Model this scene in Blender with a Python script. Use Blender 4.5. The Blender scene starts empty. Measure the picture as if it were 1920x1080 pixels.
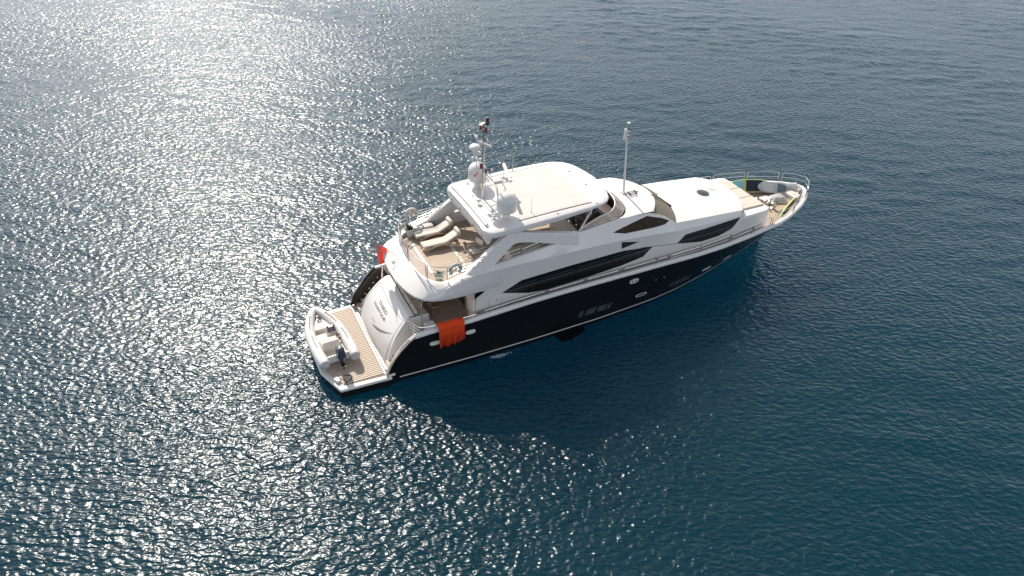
import bpy, math, random
import numpy as np
from mathutils import Vector, Matrix
random.seed(7)
SC = bpy.context.scene
COL = SC.collection
PI = math.pi
def V(*a): return Vector(a)

# ------------------------------------------------------------------ camera
cd = bpy.data.cameras.new('camera')
cd.sensor_width = 36.0
cd.lens = 1359.2 / 1920 * 36.0
cd.clip_start = 0.5
cd.clip_end = 20000
cam = bpy.data.objects.new('camera', cd)
COL.objects.link(cam)
_r = (0.8970971533, -0.4405724451, 0.0333559307)
_u = (0.2341067879, 0.5379992526, 0.8097844257)
_w = (0.3747141702, 0.7186464533, -0.5857785979)
CAMC = (-3.7531413, -30.4221855, 26.3259479)
M = Matrix(((_r[0], _u[0], -_w[0], CAMC[0]), (_r[1], _u[1], -_w[1], CAMC[1]), (_r[2], _u[2], -_w[2], CAMC[2]), (0, 0, 0, 1)))
cam.matrix_world = M
SC.camera = cam

# ------------------------------------------------------------------ sky, sun, exposure
SUN_EL, SUN_AZ = math.radians(43), math.radians(0.0)     # azimuth measured from +Y towards +X
wd = bpy.data.worlds.new('World')
SC.world = wd
wd.use_nodes = True
nt = wd.node_tree
bg = nt.nodes['Background']
sky = nt.nodes.new('ShaderNodeTexSky')
sky.sky_type = 'NISHITA'
sky.sun_disc = False
sky.sun_elevation = SUN_EL
sky.sun_rotation = SUN_AZ
sky.altitude = 300
sky.air_density = 0.62
sky.dust_density = 0.4
sky.ozone_density = 1.0
hz = nt.nodes.new('ShaderNodeHueSaturation')
hz.inputs['Saturation'].default_value = .30      # hazy summer sky
nt.links.new(sky.outputs[0], hz.inputs['Color'])
nt.links.new(hz.outputs[0], bg.inputs[0])
bg.inputs[1].default_value = 0.15
sl = bpy.data.lights.new('sun', 'SUN')
sl.energy = 3.4
sl.angle = math.radians(0.53)
sl.color = (1.0, 0.905, 0.79)
sun = bpy.data.objects.new('sun', sl)
COL.objects.link(sun)
sd = Vector((math.sin(SUN_AZ) * math.cos(SUN_EL), math.cos(SUN_AZ) * math.cos(SUN_EL), math.sin(SUN_EL)))
sun.rotation_euler = sd.to_track_quat('Z', 'Y').to_euler()
sun.location = sd * 200
SC.view_settings.view_transform = 'Standard'
SC.view_settings.look = 'None'
SC.view_settings.exposure = 0.86
SC.view_settings.gamma = 1.0
SC.cycles.max_bounces = 6
SC.cycles.glossy_bounces = 3
SC.cycles.caustics_reflective = False
SC.cycles.caustics_refractive = False
SC.cycles.sample_clamp_indirect = 4.0

# ------------------------------------------------------------------ materials
def newmat(name):
    m = bpy.data.materials.new(name); m.use_nodes = True
    return m, m.node_tree, m.node_tree.nodes['Principled BSDF']
def mat(name, col, rough=.5, metal=0., coat=0., var=.06, vscale=3., rvar=.08, bump=0., bscale=30., spec=.5, alpha=1., trans=0., sheen=0.):
    """plain painted / moulded surface with a little wear: noise in colour, roughness and relief"""
    m, nt, p = newmat(name)
    N = nt.nodes; L = nt.links
    tc = N.new('ShaderNodeTexCoord')
    nz = N.new('ShaderNodeTexNoise'); nz.inputs['Scale'].default_value = vscale; nz.inputs['Detail'].default_value = 5
    L.new(tc.outputs['Object'], nz.inputs['Vector'])
    mx = N.new('ShaderNodeMix'); mx.data_type = 'RGBA'
    mx.inputs[6].default_value = tuple(c * (1 - var) for c in col) + (1,)
    mx.inputs[7].default_value = tuple(min(1, c * (1 + var)) for c in col) + (1,)
    L.new(nz.outputs[0], mx.inputs[0]); L.new(mx.outputs[2], p.inputs['Base Color'])
    mr = N.new('ShaderNodeMapRange')
    mr.inputs[3].default_value = max(0.02, rough - rvar); mr.inputs[4].default_value = rough + rvar
    L.new(nz.outputs[0], mr.inputs[0]); L.new(mr.outputs[0], p.inputs['Roughness'])
    p.inputs['Metallic'].default_value = metal
    p.inputs['Coat Weight'].default_value = coat; p.inputs['Coat Roughness'].default_value = .05
    p.inputs['Specular IOR Level'].default_value = spec
    p.inputs['Alpha'].default_value = alpha
    p.inputs['Transmission Weight'].default_value = trans
    p.inputs['Sheen Weight'].default_value = sheen
    if bump:
        n2 = N.new('ShaderNodeTexNoise'); n2.inputs['Scale'].default_value = bscale; n2.inputs['Detail'].default_value = 4
        L.new(tc.outputs['Object'], n2.inputs['Vector'])
        b = N.new('ShaderNodeBump'); b.inputs['Distance'].default_value = bump; b.inputs['Strength'].default_value = 1
        L.new(n2.outputs[0], b.inputs['Height']); L.new(b.outputs[0], p.inputs['Normal'])
    return m
def planks(name, col, pitch=.075, gap=.012, axis=1, gapcol=(.05, .04, .03), rough=.6, var=.22, relief=.002):
    """boards laid along one axis, tone changing from board to board, dark caulking between"""
    m, nt, p = newmat(name)
    N = nt.nodes; L = nt.links
    tc = N.new('ShaderNodeTexCoord'); sp = N.new('ShaderNodeSeparateXYZ'); L.new(tc.outputs['Object'], sp.inputs[0])
    def math_(op, a, b=None):
        n = N.new('ShaderNodeMath'); n.operation = op
        if isinstance(a, (int, float)): n.inputs[0].default_value = a
        else: L.new(a, n.inputs[0])
        if b is not None:
            if isinstance(b, (int, float)): n.inputs[1].default_value = b
            else: L.new(b, n.inputs[1])
        return n.outputs[0]
    d = math_('DIVIDE', sp.outputs[axis], pitch)
    fr = math_('FRACT', d); fl = math_('FLOOR', d)
    isgap = math_('LESS_THAN', fr, gap / pitch)
    wn = N.new('ShaderNodeTexWhiteNoise'); wn.noise_dimensions = '1D'; L.new(fl, wn.inputs['W'])
    mp = N.new('ShaderNodeMapping'); sc = [22, 22, 22]; sc[1 - axis] = 1.2; mp.inputs['Scale'].default_value = sc
    L.new(tc.outputs['Object'], mp.inputs[0])
    nz = N.new('ShaderNodeTexNoise'); nz.inputs['Scale'].default_value = 1; nz.inputs['Detail'].default_value = 4
    L.new(mp.outputs[0], nz.inputs['Vector'])
    big = N.new('ShaderNodeTexNoise'); big.inputs['Scale'].default_value = 1.1; big.inputs['Detail'].default_value = 3
    L.new(tc.outputs['Object'], big.inputs['Vector'])
    t = math_('ADD', math_('MULTIPLY', wn.outputs[0], .4), math_('ADD', math_('MULTIPLY', nz.outputs[0], .35), math_('MULTIPLY', big.outputs[0], .35)))
    mx = N.new('ShaderNodeMix'); mx.data_type = 'RGBA'
    mx.inputs[6].default_value = tuple(c * (1 - var) for c in col) + (1,)
    mx.inputs[7].default_value = tuple(c * (1 + var) for c in col) + (1,)
    L.new(t, mx.inputs[0])
    m2 = N.new('ShaderNodeMix'); m2.data_type = 'RGBA'; L.new(isgap, m2.inputs[0]); L.new(mx.outputs[2], m2.inputs[6])
    m2.inputs[7].default_value = gapcol + (1,)
    L.new(m2.outputs[2], p.inputs['Base Color'])
    p.inputs['Roughness'].default_value = rough; p.inputs['Specular IOR Level'].default_value = .3
    b = N.new('ShaderNodeBump'); b.inputs['Distance'].default_value = relief
    L.new(math_('SUBTRACT', 1.0, isgap), b.inputs['Height']); L.new(b.outputs[0], p.inputs['Normal'])
    return m
MT = {}
MT['white'] = mat('white_gelcoat', (.635, .618, .598), .32, coat=.3, var=.03, vscale=1.2)
MT['cream'] = mat('cream_gelcoat', (.74, .67, .56), .4, coat=.2, var=.04)
MT['black'] = mat('black_hull_paint', (.0075, .0078, .0085), .22, coat=.06, spec=.3, var=.3, vscale=.8, rvar=.06)
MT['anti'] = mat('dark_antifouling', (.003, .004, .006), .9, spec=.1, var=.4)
MT['glass'] = mat('dark_glass', (.006, .007, .008), .06, coat=.5, var=.3, rvar=.03)
MT['brownglass'] = mat('brown_tinted_glass', (.034, .025, .015), .08, coat=.0, spec=.14, var=.85, vscale=1.6, rvar=.03)
MT['steel'] = mat('polished_steel', (.62, .60, .57), .18, metal=1., rvar=.08, vscale=9)
MT['teak'] = planks('teak_deck', (.40, .32, .245), pitch=.11, gap=.008, axis=1, var=.2, gapcol=(.14, .105, .08))
MT['teakplain'] = mat('teak_board', (.36, .265, .185), .55, var=.2, vscale=11)
MT['teakgrey'] = mat('weathered_teak_slat', (.49, .41, .33), .65, var=.16, vscale=7)
MT['darkwood'] = mat('varnished_wood', (.16, .075, .035), .3, coat=.5, var=.3, vscale=8)
MT['void'] = mat('dark_underside', (.21, .168, .128), .8, var=.3)
MT['cushion'] = mat('cream_cushion', (.53, .475, .41), .85, var=.05, vscale=5, bump=.006, bscale=14, spec=.25)
MT['mattress'] = mat('ivory_mattress', (.60, .552, .50), .85, var=.05, vscale=5, bump=.006, bscale=12, spec=.25)
MT['beige'] = mat('beige_upholstery', (.58, .50, .38), .8, var=.08, vscale=5, bump=.004, bscale=16, spec=.25)
MT['brown'] = mat('dark_brown_leather', (.05, .034, .026), .55, var=.3, vscale=6, bump=.004)
MT['dark'] = mat('black_plastic', (.015, .015, .016), .45, var=.3)
MT['grey'] = mat('grey_plastic', (.22, .225, .23), .5, var=.15)
MT['midgrey'] = mat('grey_cloth', (.40, .41, .42), .85, var=.12, bump=.01, bscale=9, spec=.2)
MT['mesh'] = mat('khaki_mesh_cover', (.185, .165, .125), .8, var=.3, vscale=3.5, bump=.02, bscale=5, spec=.2)
MT['tint'] = mat('bronze_acrylic', (.48, .36, .26), .1, coat=.3, var=.1, alpha=.62)
MT['orange'] = mat('orange_red_cloth', (.62, .055, .012), .85, var=.15, vscale=7, bump=.006, bscale=20, spec=.2)
MT['redflag'] = mat('red_bunting', (.60, .07, .05), .8, var=.14, vscale=6, bump=.004, spec=.2)
def bunting(name, col, k=.55):
    m, nt, p = newmat(name); N = nt.nodes; L = nt.links
    tc = N.new('ShaderNodeTexCoord'); nz = N.new('ShaderNodeTexNoise'); nz.inputs['Scale'].default_value = 6; L.new(tc.outputs['Object'], nz.inputs['Vector'])
    mx = N.new('ShaderNodeMix'); mx.data_type = 'RGBA'; mx.inputs[6].default_value = tuple(c * .85 for c in col) + (1,); mx.inputs[7].default_value = tuple(min(1, c * 1.15) for c in col) + (1,)
    L.new(nz.outputs[0], mx.inputs[0]); L.new(mx.outputs[2], p.inputs['Base Color']); p.inputs['Roughness'].default_value = .85; p.inputs['Specular IOR Level'].default_value = .2
    tr = N.new('ShaderNodeBsdfTranslucent'); L.new(mx.outputs[2], tr.inputs['Color']); ms = N.new('ShaderNodeMixShader'); ms.inputs[0].default_value = k
    L.new(p.outputs[0], ms.inputs[1]); L.new(tr.outputs[0], ms.inputs[2]); L.new(ms.outputs[0], N['Material Output'].inputs['Surface'])
    return m
MT['redflag'] = bunting('red_bunting', (.84, .20, .15))
MT['blueflag'] = bunting('navy_bunting', (.10, .12, .28))
MT['whiteflag'] = bunting('white_bunting', (.78, .75, .73))
MT['redlamp'] = mat('red_lamp_lens', (.35, .01, .012), .15, coat=.6, var=.1)
MT['redpaint'] = mat('red_decal', (.72, .05, .02), .4, var=.06)
MT['letter'] = mat('grey_lettering', (.17, .165, .15), .4, var=.08)
MT['pvc'] = mat('white_pvc_tube', (.60, .586, .57), .45, var=.04, vscale=4, bump=.003, bscale=6)
MT['navy'] = mat('navy_engine_cowl', (.018, .024, .055), .22, coat=.6, var=.2)
MT['ring'] = mat('pale_blue_grey_foam', (.40, .44, .46), .6, var=.12, vscale=8)
MT['ringshade'] = mat('cream_foam', (.62, .55, .47), .6, var=.1, vscale=8)
MT['leaf'] = mat('green_leaf', (.055, .095, .028), .5, var=.45, vscale=14)
MT['pot'] = mat('grey_planter', (.58, .56, .53), .6, var=.08, vscale=5)
MT['soil'] = mat('potting_soil', (.05, .035, .025), .9, var=.4, vscale=20)
MT['hatchglass'] = mat('smoked_hatch_glass', (.022, .03, .038), .3, var=.2)
MT['teal'] = mat('teal_foam_board', (.22, .50, .55), .5, var=.08)
MT['lime'] = mat('lime_foam_board', (.44, .49, .11), .5, var=.08)
MT['navypad'] = mat('navy_deck_pad', (.012, .018, .04), .8, var=.25, vscale=9)
MT['slate'] = mat('slate_blue_pad', (.10, .13, .16), .7, var=.2)
MT['canvas'] = planks('ivory_canvas_roof', (.54, .52, .485), pitch=.40, gap=.03, axis=1, gapcol=(.50, .48, .445), rough=.8, var=.07, relief=.004)
MT['foam'] = mat('white_foam', (.38, .45, .47), .7, var=.2, vscale=9)

MT['slateblind'] = mat('grey_blind', (.05, .055, .058), .4, var=.2)
MT['trimgrey'] = mat('taupe_trim', (.42, .38, .33), .35, coat=.3, var=.1)
MT['darkpanel'] = mat('dark_brown_panel', (.030, .022, .017), .35, coat=.3, var=.3)
MT['khakidark'] = mat('dark_khaki_seam', (.07, .06, .045), .8, var=.2)
MT['domewhite'] = mat('white_radome', (.60, .592, .58), .4, coat=.15, var=.03, vscale=2)
MT['greytrim'] = mat('grey_rubber', (.36, .37, .38), .6, var=.12)
MT['boardgrey'] = mat('grey_board', (.40, .41, .42), .5, var=.08)
MT['boardgrey2'] = mat('light_grey_board', (.50, .50, .49), .5, var=.08)

# ------------------------------------------------------------------ mesh helpers
class MB:
    def __init__(s): s.v = []; s.f = []; s.mi = []
    def add(s, vs, fs, mi=0):
        o = len(s.v); s.v += [tuple(p) for p in vs]; s.f += [tuple(i + o for i in f) for f in fs]; s.mi += [mi] * len(fs)
        return s
    def box(s, c, d, rz=0, ry=0, rx=0, mi=0, taper=1.):
        R = Matrix.Rotation(rz, 3, 'Z') @ Matrix.Rotation(ry, 3, 'Y') @ Matrix.Rotation(rx, 3, 'X')
        vs = []
        for z in (-.5, .5):
            k = taper if z > 0 else 1
            for x, y in ((-.5, -.5), (.5, -.5), (.5, .5), (-.5, .5)):
                vs.append(Vector(c) + R @ Vector((x * d[0] * k, y * d[1] * k, z * d[2])))
        return s.add(vs, [(3, 2, 1, 0), (4, 5, 6, 7), (0, 1, 5, 4), (1, 2, 6, 5), (2, 3, 7, 6), (3, 0, 4, 7)], mi)
    def grid(s, rows, closed_v=False, closed_u=False, mi=0, flip=False):
        n, m = len(rows), len(rows[0]); vs = [p for r in rows for p in r]; fs = []
        for i in range(n if closed_u else n - 1):
            for j in range(m if closed_v else m - 1):
                a, b = i * m + j, i * m + (j + 1) % m
                c, d = ((i + 1) % n) * m + (j + 1) % m, ((i + 1) % n) * m + j
                fs.append((a, d, c, b) if flip else (a, b, c, d))
        return s.add(vs, fs, mi)
    def tube(s, pts, r, n=8, closed=False, mi=0, caps=True):
        pts = [Vector(p) for p in pts]; m = len(pts); rr = r if isinstance(r, (list, tuple)) else [r] * m
        rows = []; up = None
        for i, p in enumerate(pts):
            a = pts[(i - 1) % m] if (closed or i > 0) else p; b = pts[(i + 1) % m] if (closed or i < m - 1) else p
            t = (b - a); t = t.normalized() if t.length > 1e-9 else Vector((0, 0, 1))
            if up is None: up = Vector((0, 0, 1)) if abs(t.z) < .9 else Vector((1, 0, 0))
            e = t.cross(up)
            if e.length < 1e-6: e = t.cross(Vector((1, 0, 0)))
            e.normalize(); g = e.cross(t); up = g
            rows.append([p + rr[i] * (math.cos(2 * PI * k / n) * e + math.sin(2 * PI * k / n) * g) for k in range(n)])
        s.grid(rows, closed_v=True, closed_u=closed, mi=mi)
        if caps and not closed:
            o = len(s.v) - n * m
            s.f.append(tuple(o + k for k in range(n))[::-1]); s.f.append(tuple(o + (m - 1) * n + k for k in range(n))); s.mi += [mi, mi]
        return s
    def lathe(s, prof, c=(0, 0, 0), n=24, axis='Z', mi=0, R=None):
        rows = []
        for r, h in prof:
            row = []
            for k in range(n):
                a = 2 * PI * k / n; p = Vector((r * math.cos(a), r * math.sin(a), h))
                if axis == 'X': p = Vector((p.z, p.x, p.y))
                if axis == 'Y': p = Vector((p.y, p.z, p.x))
                if R is not None: p = R @ p
                row.append(p + Vector(c))
            rows.append(row)
        return s.grid(rows, closed_v=True, mi=mi)
    def prism(s, poly, a, b, fn, mi=0):
        """poly of 2-D points, fn(u, v, h) -> 3-D, extruded from h=a to h=b"""
        n = len(poly); vs = [fn(u, v, a) for u, v in poly] + [fn(u, v, b) for u, v in poly]
        fs = [tuple(range(n))[::-1], tuple(range(n, 2 * n))] + [(i, (i + 1) % n, n + (i + 1) % n, n + i) for i in range(n)]
        return s.add(vs, fs, mi)
    def torus(s, c, R, r, axis='Z', n=28, m=10, a0=0, a1=2 * PI, mi=0, rot=None):
        full = abs(a1 - a0 - 2 * PI) < 1e-6; pts = []
        for k in range(n if full else n + 1):
            a = a0 + (a1 - a0) * k / n; p = Vector((R * math.cos(a), R * math.sin(a), 0))
            if axis == 'X': p = Vector((0, p.x, p.y))
            if axis == 'Y': p = Vector((p.x, 0, p.y))
            if rot is not None: p = rot @ p
            pts.append(p + Vector(c))
        return s.tube(pts, r, m, closed=full, mi=mi)
    def build(s, name, m, parent=None, bevel=0., seg=2, angle=35, solid=0., subd=0):
        me = bpy.data.meshes.new(name); me.from_pydata([tuple(v) for v in s.v], [], s.f)
        ms = m if isinstance(m, (list, tuple)) else [m]
        for q in ms: me.materials.append(MT[q] if isinstance(q, str) else q)
        if len(ms) > 1: me.polygons.foreach_set('material_index', s.mi)
        me.validate(); me.update()
        import bmesh
        bm = bmesh.new(); bm.from_mesh(me); bmesh.ops.remove_doubles(bm, verts=bm.verts, dist=1e-5)
        bmesh.ops.recalc_face_normals(bm, faces=bm.faces); bm.to_mesh(me); bm.free()
        me.shade_smooth(); me.set_sharp_from_angle(angle=math.radians(angle))
        o = bpy.data.objects.new(name, me); COL.objects.link(o)
        if parent is not None: o.parent = parent
        if solid:
            q = o.modifiers.new('thickness', 'SOLIDIFY'); q.thickness = solid; q.offset = 0
        if subd:
            q = o.modifiers.new('smooth', 'SUBSURF'); q.levels = subd; q.render_levels = subd
        if bevel:
            q = o.modifiers.new('rounding', 'BEVEL'); q.width = bevel; q.segments = seg; q.limit_method = 'ANGLE'; q.angle_limit = math.radians(40)
            q.harden_normals = False
        return o
def tag(o, label=None, cat=None, group=None, kind=None):
    if label: o['label'] = label
    if cat: o['category'] = cat
    if group: o['group'] = group
    if kind: o['kind'] = kind
    return o
def thing(name, label, cat, loc=(0, 0, 0), rz=0, group=None):
    o = bpy.data.objects.new(name, None); o.empty_display_size = .3; COL.objects.link(o)
    o.location = loc; o.rotation_euler = (0, 0, rz)
    return tag(o, label, cat, group)
def copy_tree(o, parent=None):
    c = o.copy(); COL.objects.link(c)
    if parent is not None: c.parent = parent
    for ch in [x for x in SC.objects if x.parent == o]: copy_tree(ch, c)
    return c
def spline(pts, n=6, closed=False):
    """Catmull-Rom through 3-D points"""
    P = [Vector(p) for p in pts]; out = []; m = len(P)
    for i in range(m if closed else m - 1):
        g = (lambda k: P[k % m]) if closed else (lambda k: P[min(max(k, 0), m - 1)])
        a, b, c, d = g(i - 1), g(i), g(i + 1), g(i + 2)
        for k in range(n):
            t = k / n
            out.append(.5 * ((2 * b) + (c - a) * t + (2 * a - 5 * b + 4 * c - d) * t * t + (3 * b - a - 3 * c + d) * t ** 3))
    if not closed: out.append(P[-1])
    return out
def interp(tab, x, k=1): return float(np.interp(x, [t[0] for t in tab], [t[k] for t in tab]))
# ------------------------------------------------------------------ the sea
def build_sea():
    rng = np.random.RandomState(11)
    def axis(a, b, step, far):
        mid = np.arange(a, b + step * .5, step); out = [mid]
        lo = []; x, d = a, step
        while x > -far: d *= 1.22; x -= d; lo.append(x)
        hi = []; x, d = b, step
        while x < far: d *= 1.22; x += d; hi.append(x)
        return np.array(lo[::-1] + list(mid) + hi)
    xs = axis(-38, 118, .2, 4000); ys = axis(-34, 96, .2, 4000)
    X, Y = np.meshgrid(xs, ys, indexing='xy')
    X = X.astype(np.float32); Y = Y.astype(np.float32)
    Z = np.zeros_like(X)
    main = math.radians(62)              # direction the wind waves travel
    slopes = 0
    n = 90
    for i in range(n):
        lam = .7 * (5.5 / .7) ** ((i + rng.rand()) / n)
        spread = .38 if lam > 2 else .5
        th = main + rng.randn() * spread
        k = 2 * PI / lam
        ak = SEA_STEEP * (.75 + .5 * rng.rand()) * (1.0 if lam < 2. else (2. / lam) ** .8)
        A = ak / k
        ph = rng.rand() * 2 * PI
        Z += A * np.sin(k * (X * math.cos(th) + Y * math.sin(th)) + ph)
    # gusts: calmer and rougher patches
    G = np.zeros_like(X)
    for i in range(14):
        lam = 14 + 40 * rng.rand(); th = rng.rand() * PI
        G += np.sin(2 * PI / lam * (X * math.cos(th) + Y * math.sin(th)) + rng.rand() * 6.28)
    Z *= np.clip(1.0 + .11 * G, .55, 1.5)
    def edge(a, lo, hi): return np.clip(np.minimum(a - lo, hi - a) / 8.0 + 1, 0, 1)
    Z *= edge(X, -38, 118) * edge(Y, -34, 96)
    ny, nx = X.shape
    co = np.stack([X, Y, Z], -1).reshape(-1, 3).astype(np.float32)
    idx = np.arange(nx * ny).reshape(ny, nx)
    q = np.stack([idx[:-1, :-1], idx[:-1, 1:], idx[1:, 1:], idx[1:, :-1]], -1).reshape(-1, 4)
    me = bpy.data.meshes.new('sea')
    me.vertices.add(len(co)); me.vertices.foreach_set('co', co.ravel())
    me.loops.add(q.size); me.loops.foreach_set('vertex_index', q.ravel().astype(np.int32))
    me.polygons.add(len(q)); me.polygons.foreach_set('loop_start', np.arange(0, q.size, 4, dtype=np.int32))
    me.polygons.foreach_set('loop_total', np.full(len(q), 4, dtype=np.int32))
    me.polygons.foreach_set('use_smooth', np.ones(len(q), dtype=bool))
    me.update(calc_edges=True)
    o = bpy.data.objects.new('sea', me); COL.objects.link(o); o['kind'] = 'structure'
    m, nt, p = newmat('sea_water'); N = nt.nodes; L = nt.links
    tc = N.new('ShaderNodeTexCoord')
    def noise(scale, sx, sy, rot, detail, dist=0.):
        mp = N.new('ShaderNodeMapping'); mp.vector_type = 'TEXTURE'; mp.inputs['Rotation'].default_value = (0, 0, rot); mp.inputs['Scale'].default_value = (sx, sy, 1)
        L.new(tc.outputs['Object'], mp.inputs[0])
        nz = N.new('ShaderNodeTexNoise'); nz.inputs['Scale'].default_value = scale; nz.inputs['Detail'].default_value = detail
        nz.inputs['Roughness'].default_value = .55; nz.inputs['Distortion'].default_value = dist
        L.new(mp.outputs[0], nz.inputs['Vector']); return nz.outputs[0]
    def mul(a, k):
        n = N.new('ShaderNodeMath'); n.operation = 'MULTIPLY'; L.new(a, n.inputs[0])
        if isinstance(k, float): n.inputs[1].default_value = k
        else: L.new(k, n.inputs[1])
        return n.outputs[0]
    def add(a, b):
        n = N.new('ShaderNodeMath'); L.new(a, n.inputs[0]); L.new(b, n.inputs[1]); return n.outputs[0]
    h = add(mul(noise(4.0, 1.0, 1.8, main, 1.2, .25), SEA_B1), mul(noise(7.0, 1.0, 1.5, main + .3, 2., .2), SEA_B2))
    gm = N.new('ShaderNodeMapRange'); gm.inputs[1].default_value = .3; gm.inputs[2].default_value = .7; gm.inputs[3].default_value = .45; gm.inputs[4].default_value = 1.4
    L.new(noise(.055, 1, 1.6, .6, 3.), gm.inputs[0]); h = mul(h, gm.outputs[0])      # wind patches
    b = N.new('ShaderNodeBump'); b.inputs['Strength'].default_value = 1.0; b.inputs['Distance'].default_value = 1.0
    L.new(h, b.inputs['Height']); L.new(b.outputs[0], p.inputs['Normal'])
    mx = N.new('ShaderNodeMix'); mx.data_type = 'RGBA'
    mx.inputs[6].default_value = SEA_C0 + (1,); mx.inputs[7].default_value = SEA_C1 + (1,)
    L.new(noise(.03, 1, 1, 0, 3.), mx.inputs[0]); L.new(mx.outputs[2], p.inputs['Base Color'])
    p.inputs['Subsurface Weight'].default_value = 1.0; p.inputs['Subsurface Radius'].default_value = (1.5, 4.0, 6.0); p.inputs['Subsurface Scale'].default_value = 40.0
    p.inputs['Roughness'].default_value = SEA_ROUGH; p.inputs['IOR'].default_value = 1.33; p.inputs['Specular IOR Level'].default_value = .22
    p.inputs['Specular IOR Level'].default_value = .40; p.inputs['Specular Tint'].default_value = (.90, .96, 1, 1)
    # unresolved capillary ripples: the same water with a broader highlight, mixed in
    p2 = N.new('ShaderNodeBsdfPrincipled')
    for k in ('Subsurface Weight', 'Subsurface Radius', 'Subsurface Scale', 'IOR', 'Specular IOR Level', 'Specular Tint'): p2.inputs[k].default_value = p.inputs[k].default_value
    p2.inputs['Roughness'].default_value = SEA_ROUGH2
    L.new(mx.outputs[2], p2.inputs['Base Color']); L.new(b.outputs[0], p2.inputs['Normal'])
    ms = N.new('ShaderNodeMixShader'); ms.inputs[0].default_value = SEA_MIX
    L.new(p.outputs[0], ms.inputs[1]); L.new(p2.outputs[0], ms.inputs[2]); L.new(ms.outputs[0], N['Material Output'].inputs['Surface'])
    me.materials.append(m)
    return o
SEA_STEEP = .0080
SEA_B1, SEA_B2 = .128, .010
SEA_ROUGH = .215
SEA_ROUGH2, SEA_MIX = .33, .40
SEA_C0, SEA_C1 = (.0001, .0205, .037), (.0002, .027, .045)
build_sea()
# ---- lines of the yacht
def lerp(tab,x,k=1):
    return float(np.interp(x,[t[0] for t in tab],[t[k] for t in tab]))
X0,XW,XB=3.42,31.2,34.15
BD=[(3.42,3.30),(5,3.40),(8,3.50),(12,3.55),(16,3.56),(20,3.57),(22.4,3.58),(24.6,3.48),(27,3.24),(29.4,2.92),(30.7,2.53),(32.2,1.86),(33.2,1.26),(33.8,.72),(34.05,.36),(34.15,.02)]
BW=[(3.42,3.22),(8,3.33),(12,3.32),(16,3.2),(20,2.9),(22,2.58),(24,2.1),(26,1.52),(28,.92),(29.5,.48),(30.6,.18),(31.2,.02)]
ZS=[(3.42,.75),(3.76,1.45),(4.2,2.05),(4.65,2.5),(5.0,2.74),(5.3,2.78),(8,2.87),(10,3.0),(12,3.12),(15,3.18),(20,3.22),(24,3.24),(26,3.29),(28,3.36),(31,3.46),(34.2,3.55)]
def hull_pt(u,t):
    xd=X0+(XB-X0)*u; xw=X0+(XW-X0)*u
    tt=max(t,0)
    X=xw+(xd-xw)*tt**.9
    bd=lerp(BD,xd); bw=lerp(BW,xw)
    p=1.0+.25*u
    y=bw+(bd-bw)*tt**p
    if t<0: y=bw*(1+t*.8)
    return X,y,t*lerp(ZS,xd)
def hull_y(X,z):
    u=(X-X0)/(XB-X0)
    for _ in range(30):
        zs=lerp(ZS,X0+(XB-X0)*u); t=z/zs
        x,y,_z=hull_pt(u,t); u=min(1,max(0,u+(X-x)/(XB-X0)))
    return y
# house side: stations (X, [(y,z)*5])
HS=[(8.5,[(2.78,2.1),(2.93,3.3),(3.07,4.35),(3.2,5.5),(2.95,5.60)]),
 (10.0,[(2.78,2.2),(2.93,3.3),(3.07,4.35),(3.2,5.52),(2.93,5.70)]),
 (13.0,[(2.78,2.3),(2.93,3.3),(3.06,4.4),(3.18,5.50),(3.01,6.10)]),
 (13.02,[(2.78,2.3),(2.93,3.3),(3.06,4.4),(3.18,5.50),(2.86,6.66)]),
 (14.6,[(2.78,2.35),(2.92,3.3),(3.05,4.42),(3.15,5.44),(2.75,6.30)]),
 (16.0,[(2.77,2.35),(2.90,3.3),(3.02,4.42),(3.10,5.38),(2.52,6.28)]),
 (17.4,[(2.75,2.38),(2.87,3.3),(2.98,4.40),(3.05,5.30),(2.28,6.24)]),
 (19.5,[(2.72,2.40),(2.80,3.3),(2.88,4.30),(2.95,5.08),(2.22,6.10)]),
 (20.6,[(2.70,2.42),(2.78,3.3),(2.82,4.20),(2.84,4.90),(2.30,5.66)]),
 (21.4,[(2.69,2.44),(2.76,3.3),(2.74,4.10),(2.70,4.72),(2.40,5.10)]),
 (23.5,[(2.66,2.48),(2.70,3.3),(2.67,4.10),(2.60,4.62),(2.40,4.98)]),
 (26.5,[(2.52,2.55),(2.52,3.3),(2.49,4.00),(2.43,4.45),(2.32,4.77)])]
def house_sec(X):
    xs=[h[0] for h in HS]; X=min(max(X,xs[0]),xs[-1])
    i=max(0,min(len(xs)-2,int(np.searchsorted(xs,X,side='right'))-1))
    f=(X-xs[i])/(xs[i+1]-xs[i])
    return [tuple(a+(b-a)*f for a,b in zip(p,q)) for p,q in zip(HS[i][1],HS[i+1][1])]
def house_y(X,z):
    s=house_sec(X); return float(np.interp(z,[q[1] for q in s],[q[0] for q in s]))
# ------------------------------------------------------------------ the yacht: hull
yacht = thing('motor_yacht', 'large white motor yacht with a glossy black hull, anchored alone on the dark blue sea', 'yacht')
US = [0, .004, .008, .012, .018, .024, .031, .04, .05, .06, .075, .1, .15, .2, .25, .3, .36, .42, .48, .54, .6, .65, .7, .74, .78, .81, .84, .865, .89, .91, .93, .945, .96, .97, .98, .988, .994, 1.]
TS = [-.28, 0, .1, .2, .32, .45, .58, .7, .8, .9, 1.0]
mb = MB(); rows = []
for u in US:
    S = [hull_pt(u, t) for t in TS]
    rows.append([(x, -y, z) for x, y, z in S[::-1]] + [(x, 0, -1.0 if x < 31 else -.3) for x, y, z in S[:1]] + [(x, y, z) for x, y, z in S])
mb.grid(rows)
n0 = len(rows[0]); mb.f.append(tuple(range(n0))); mb.mi.append(0)
hull = mb.build('hull', 'black', yacht, angle=40)
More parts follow.
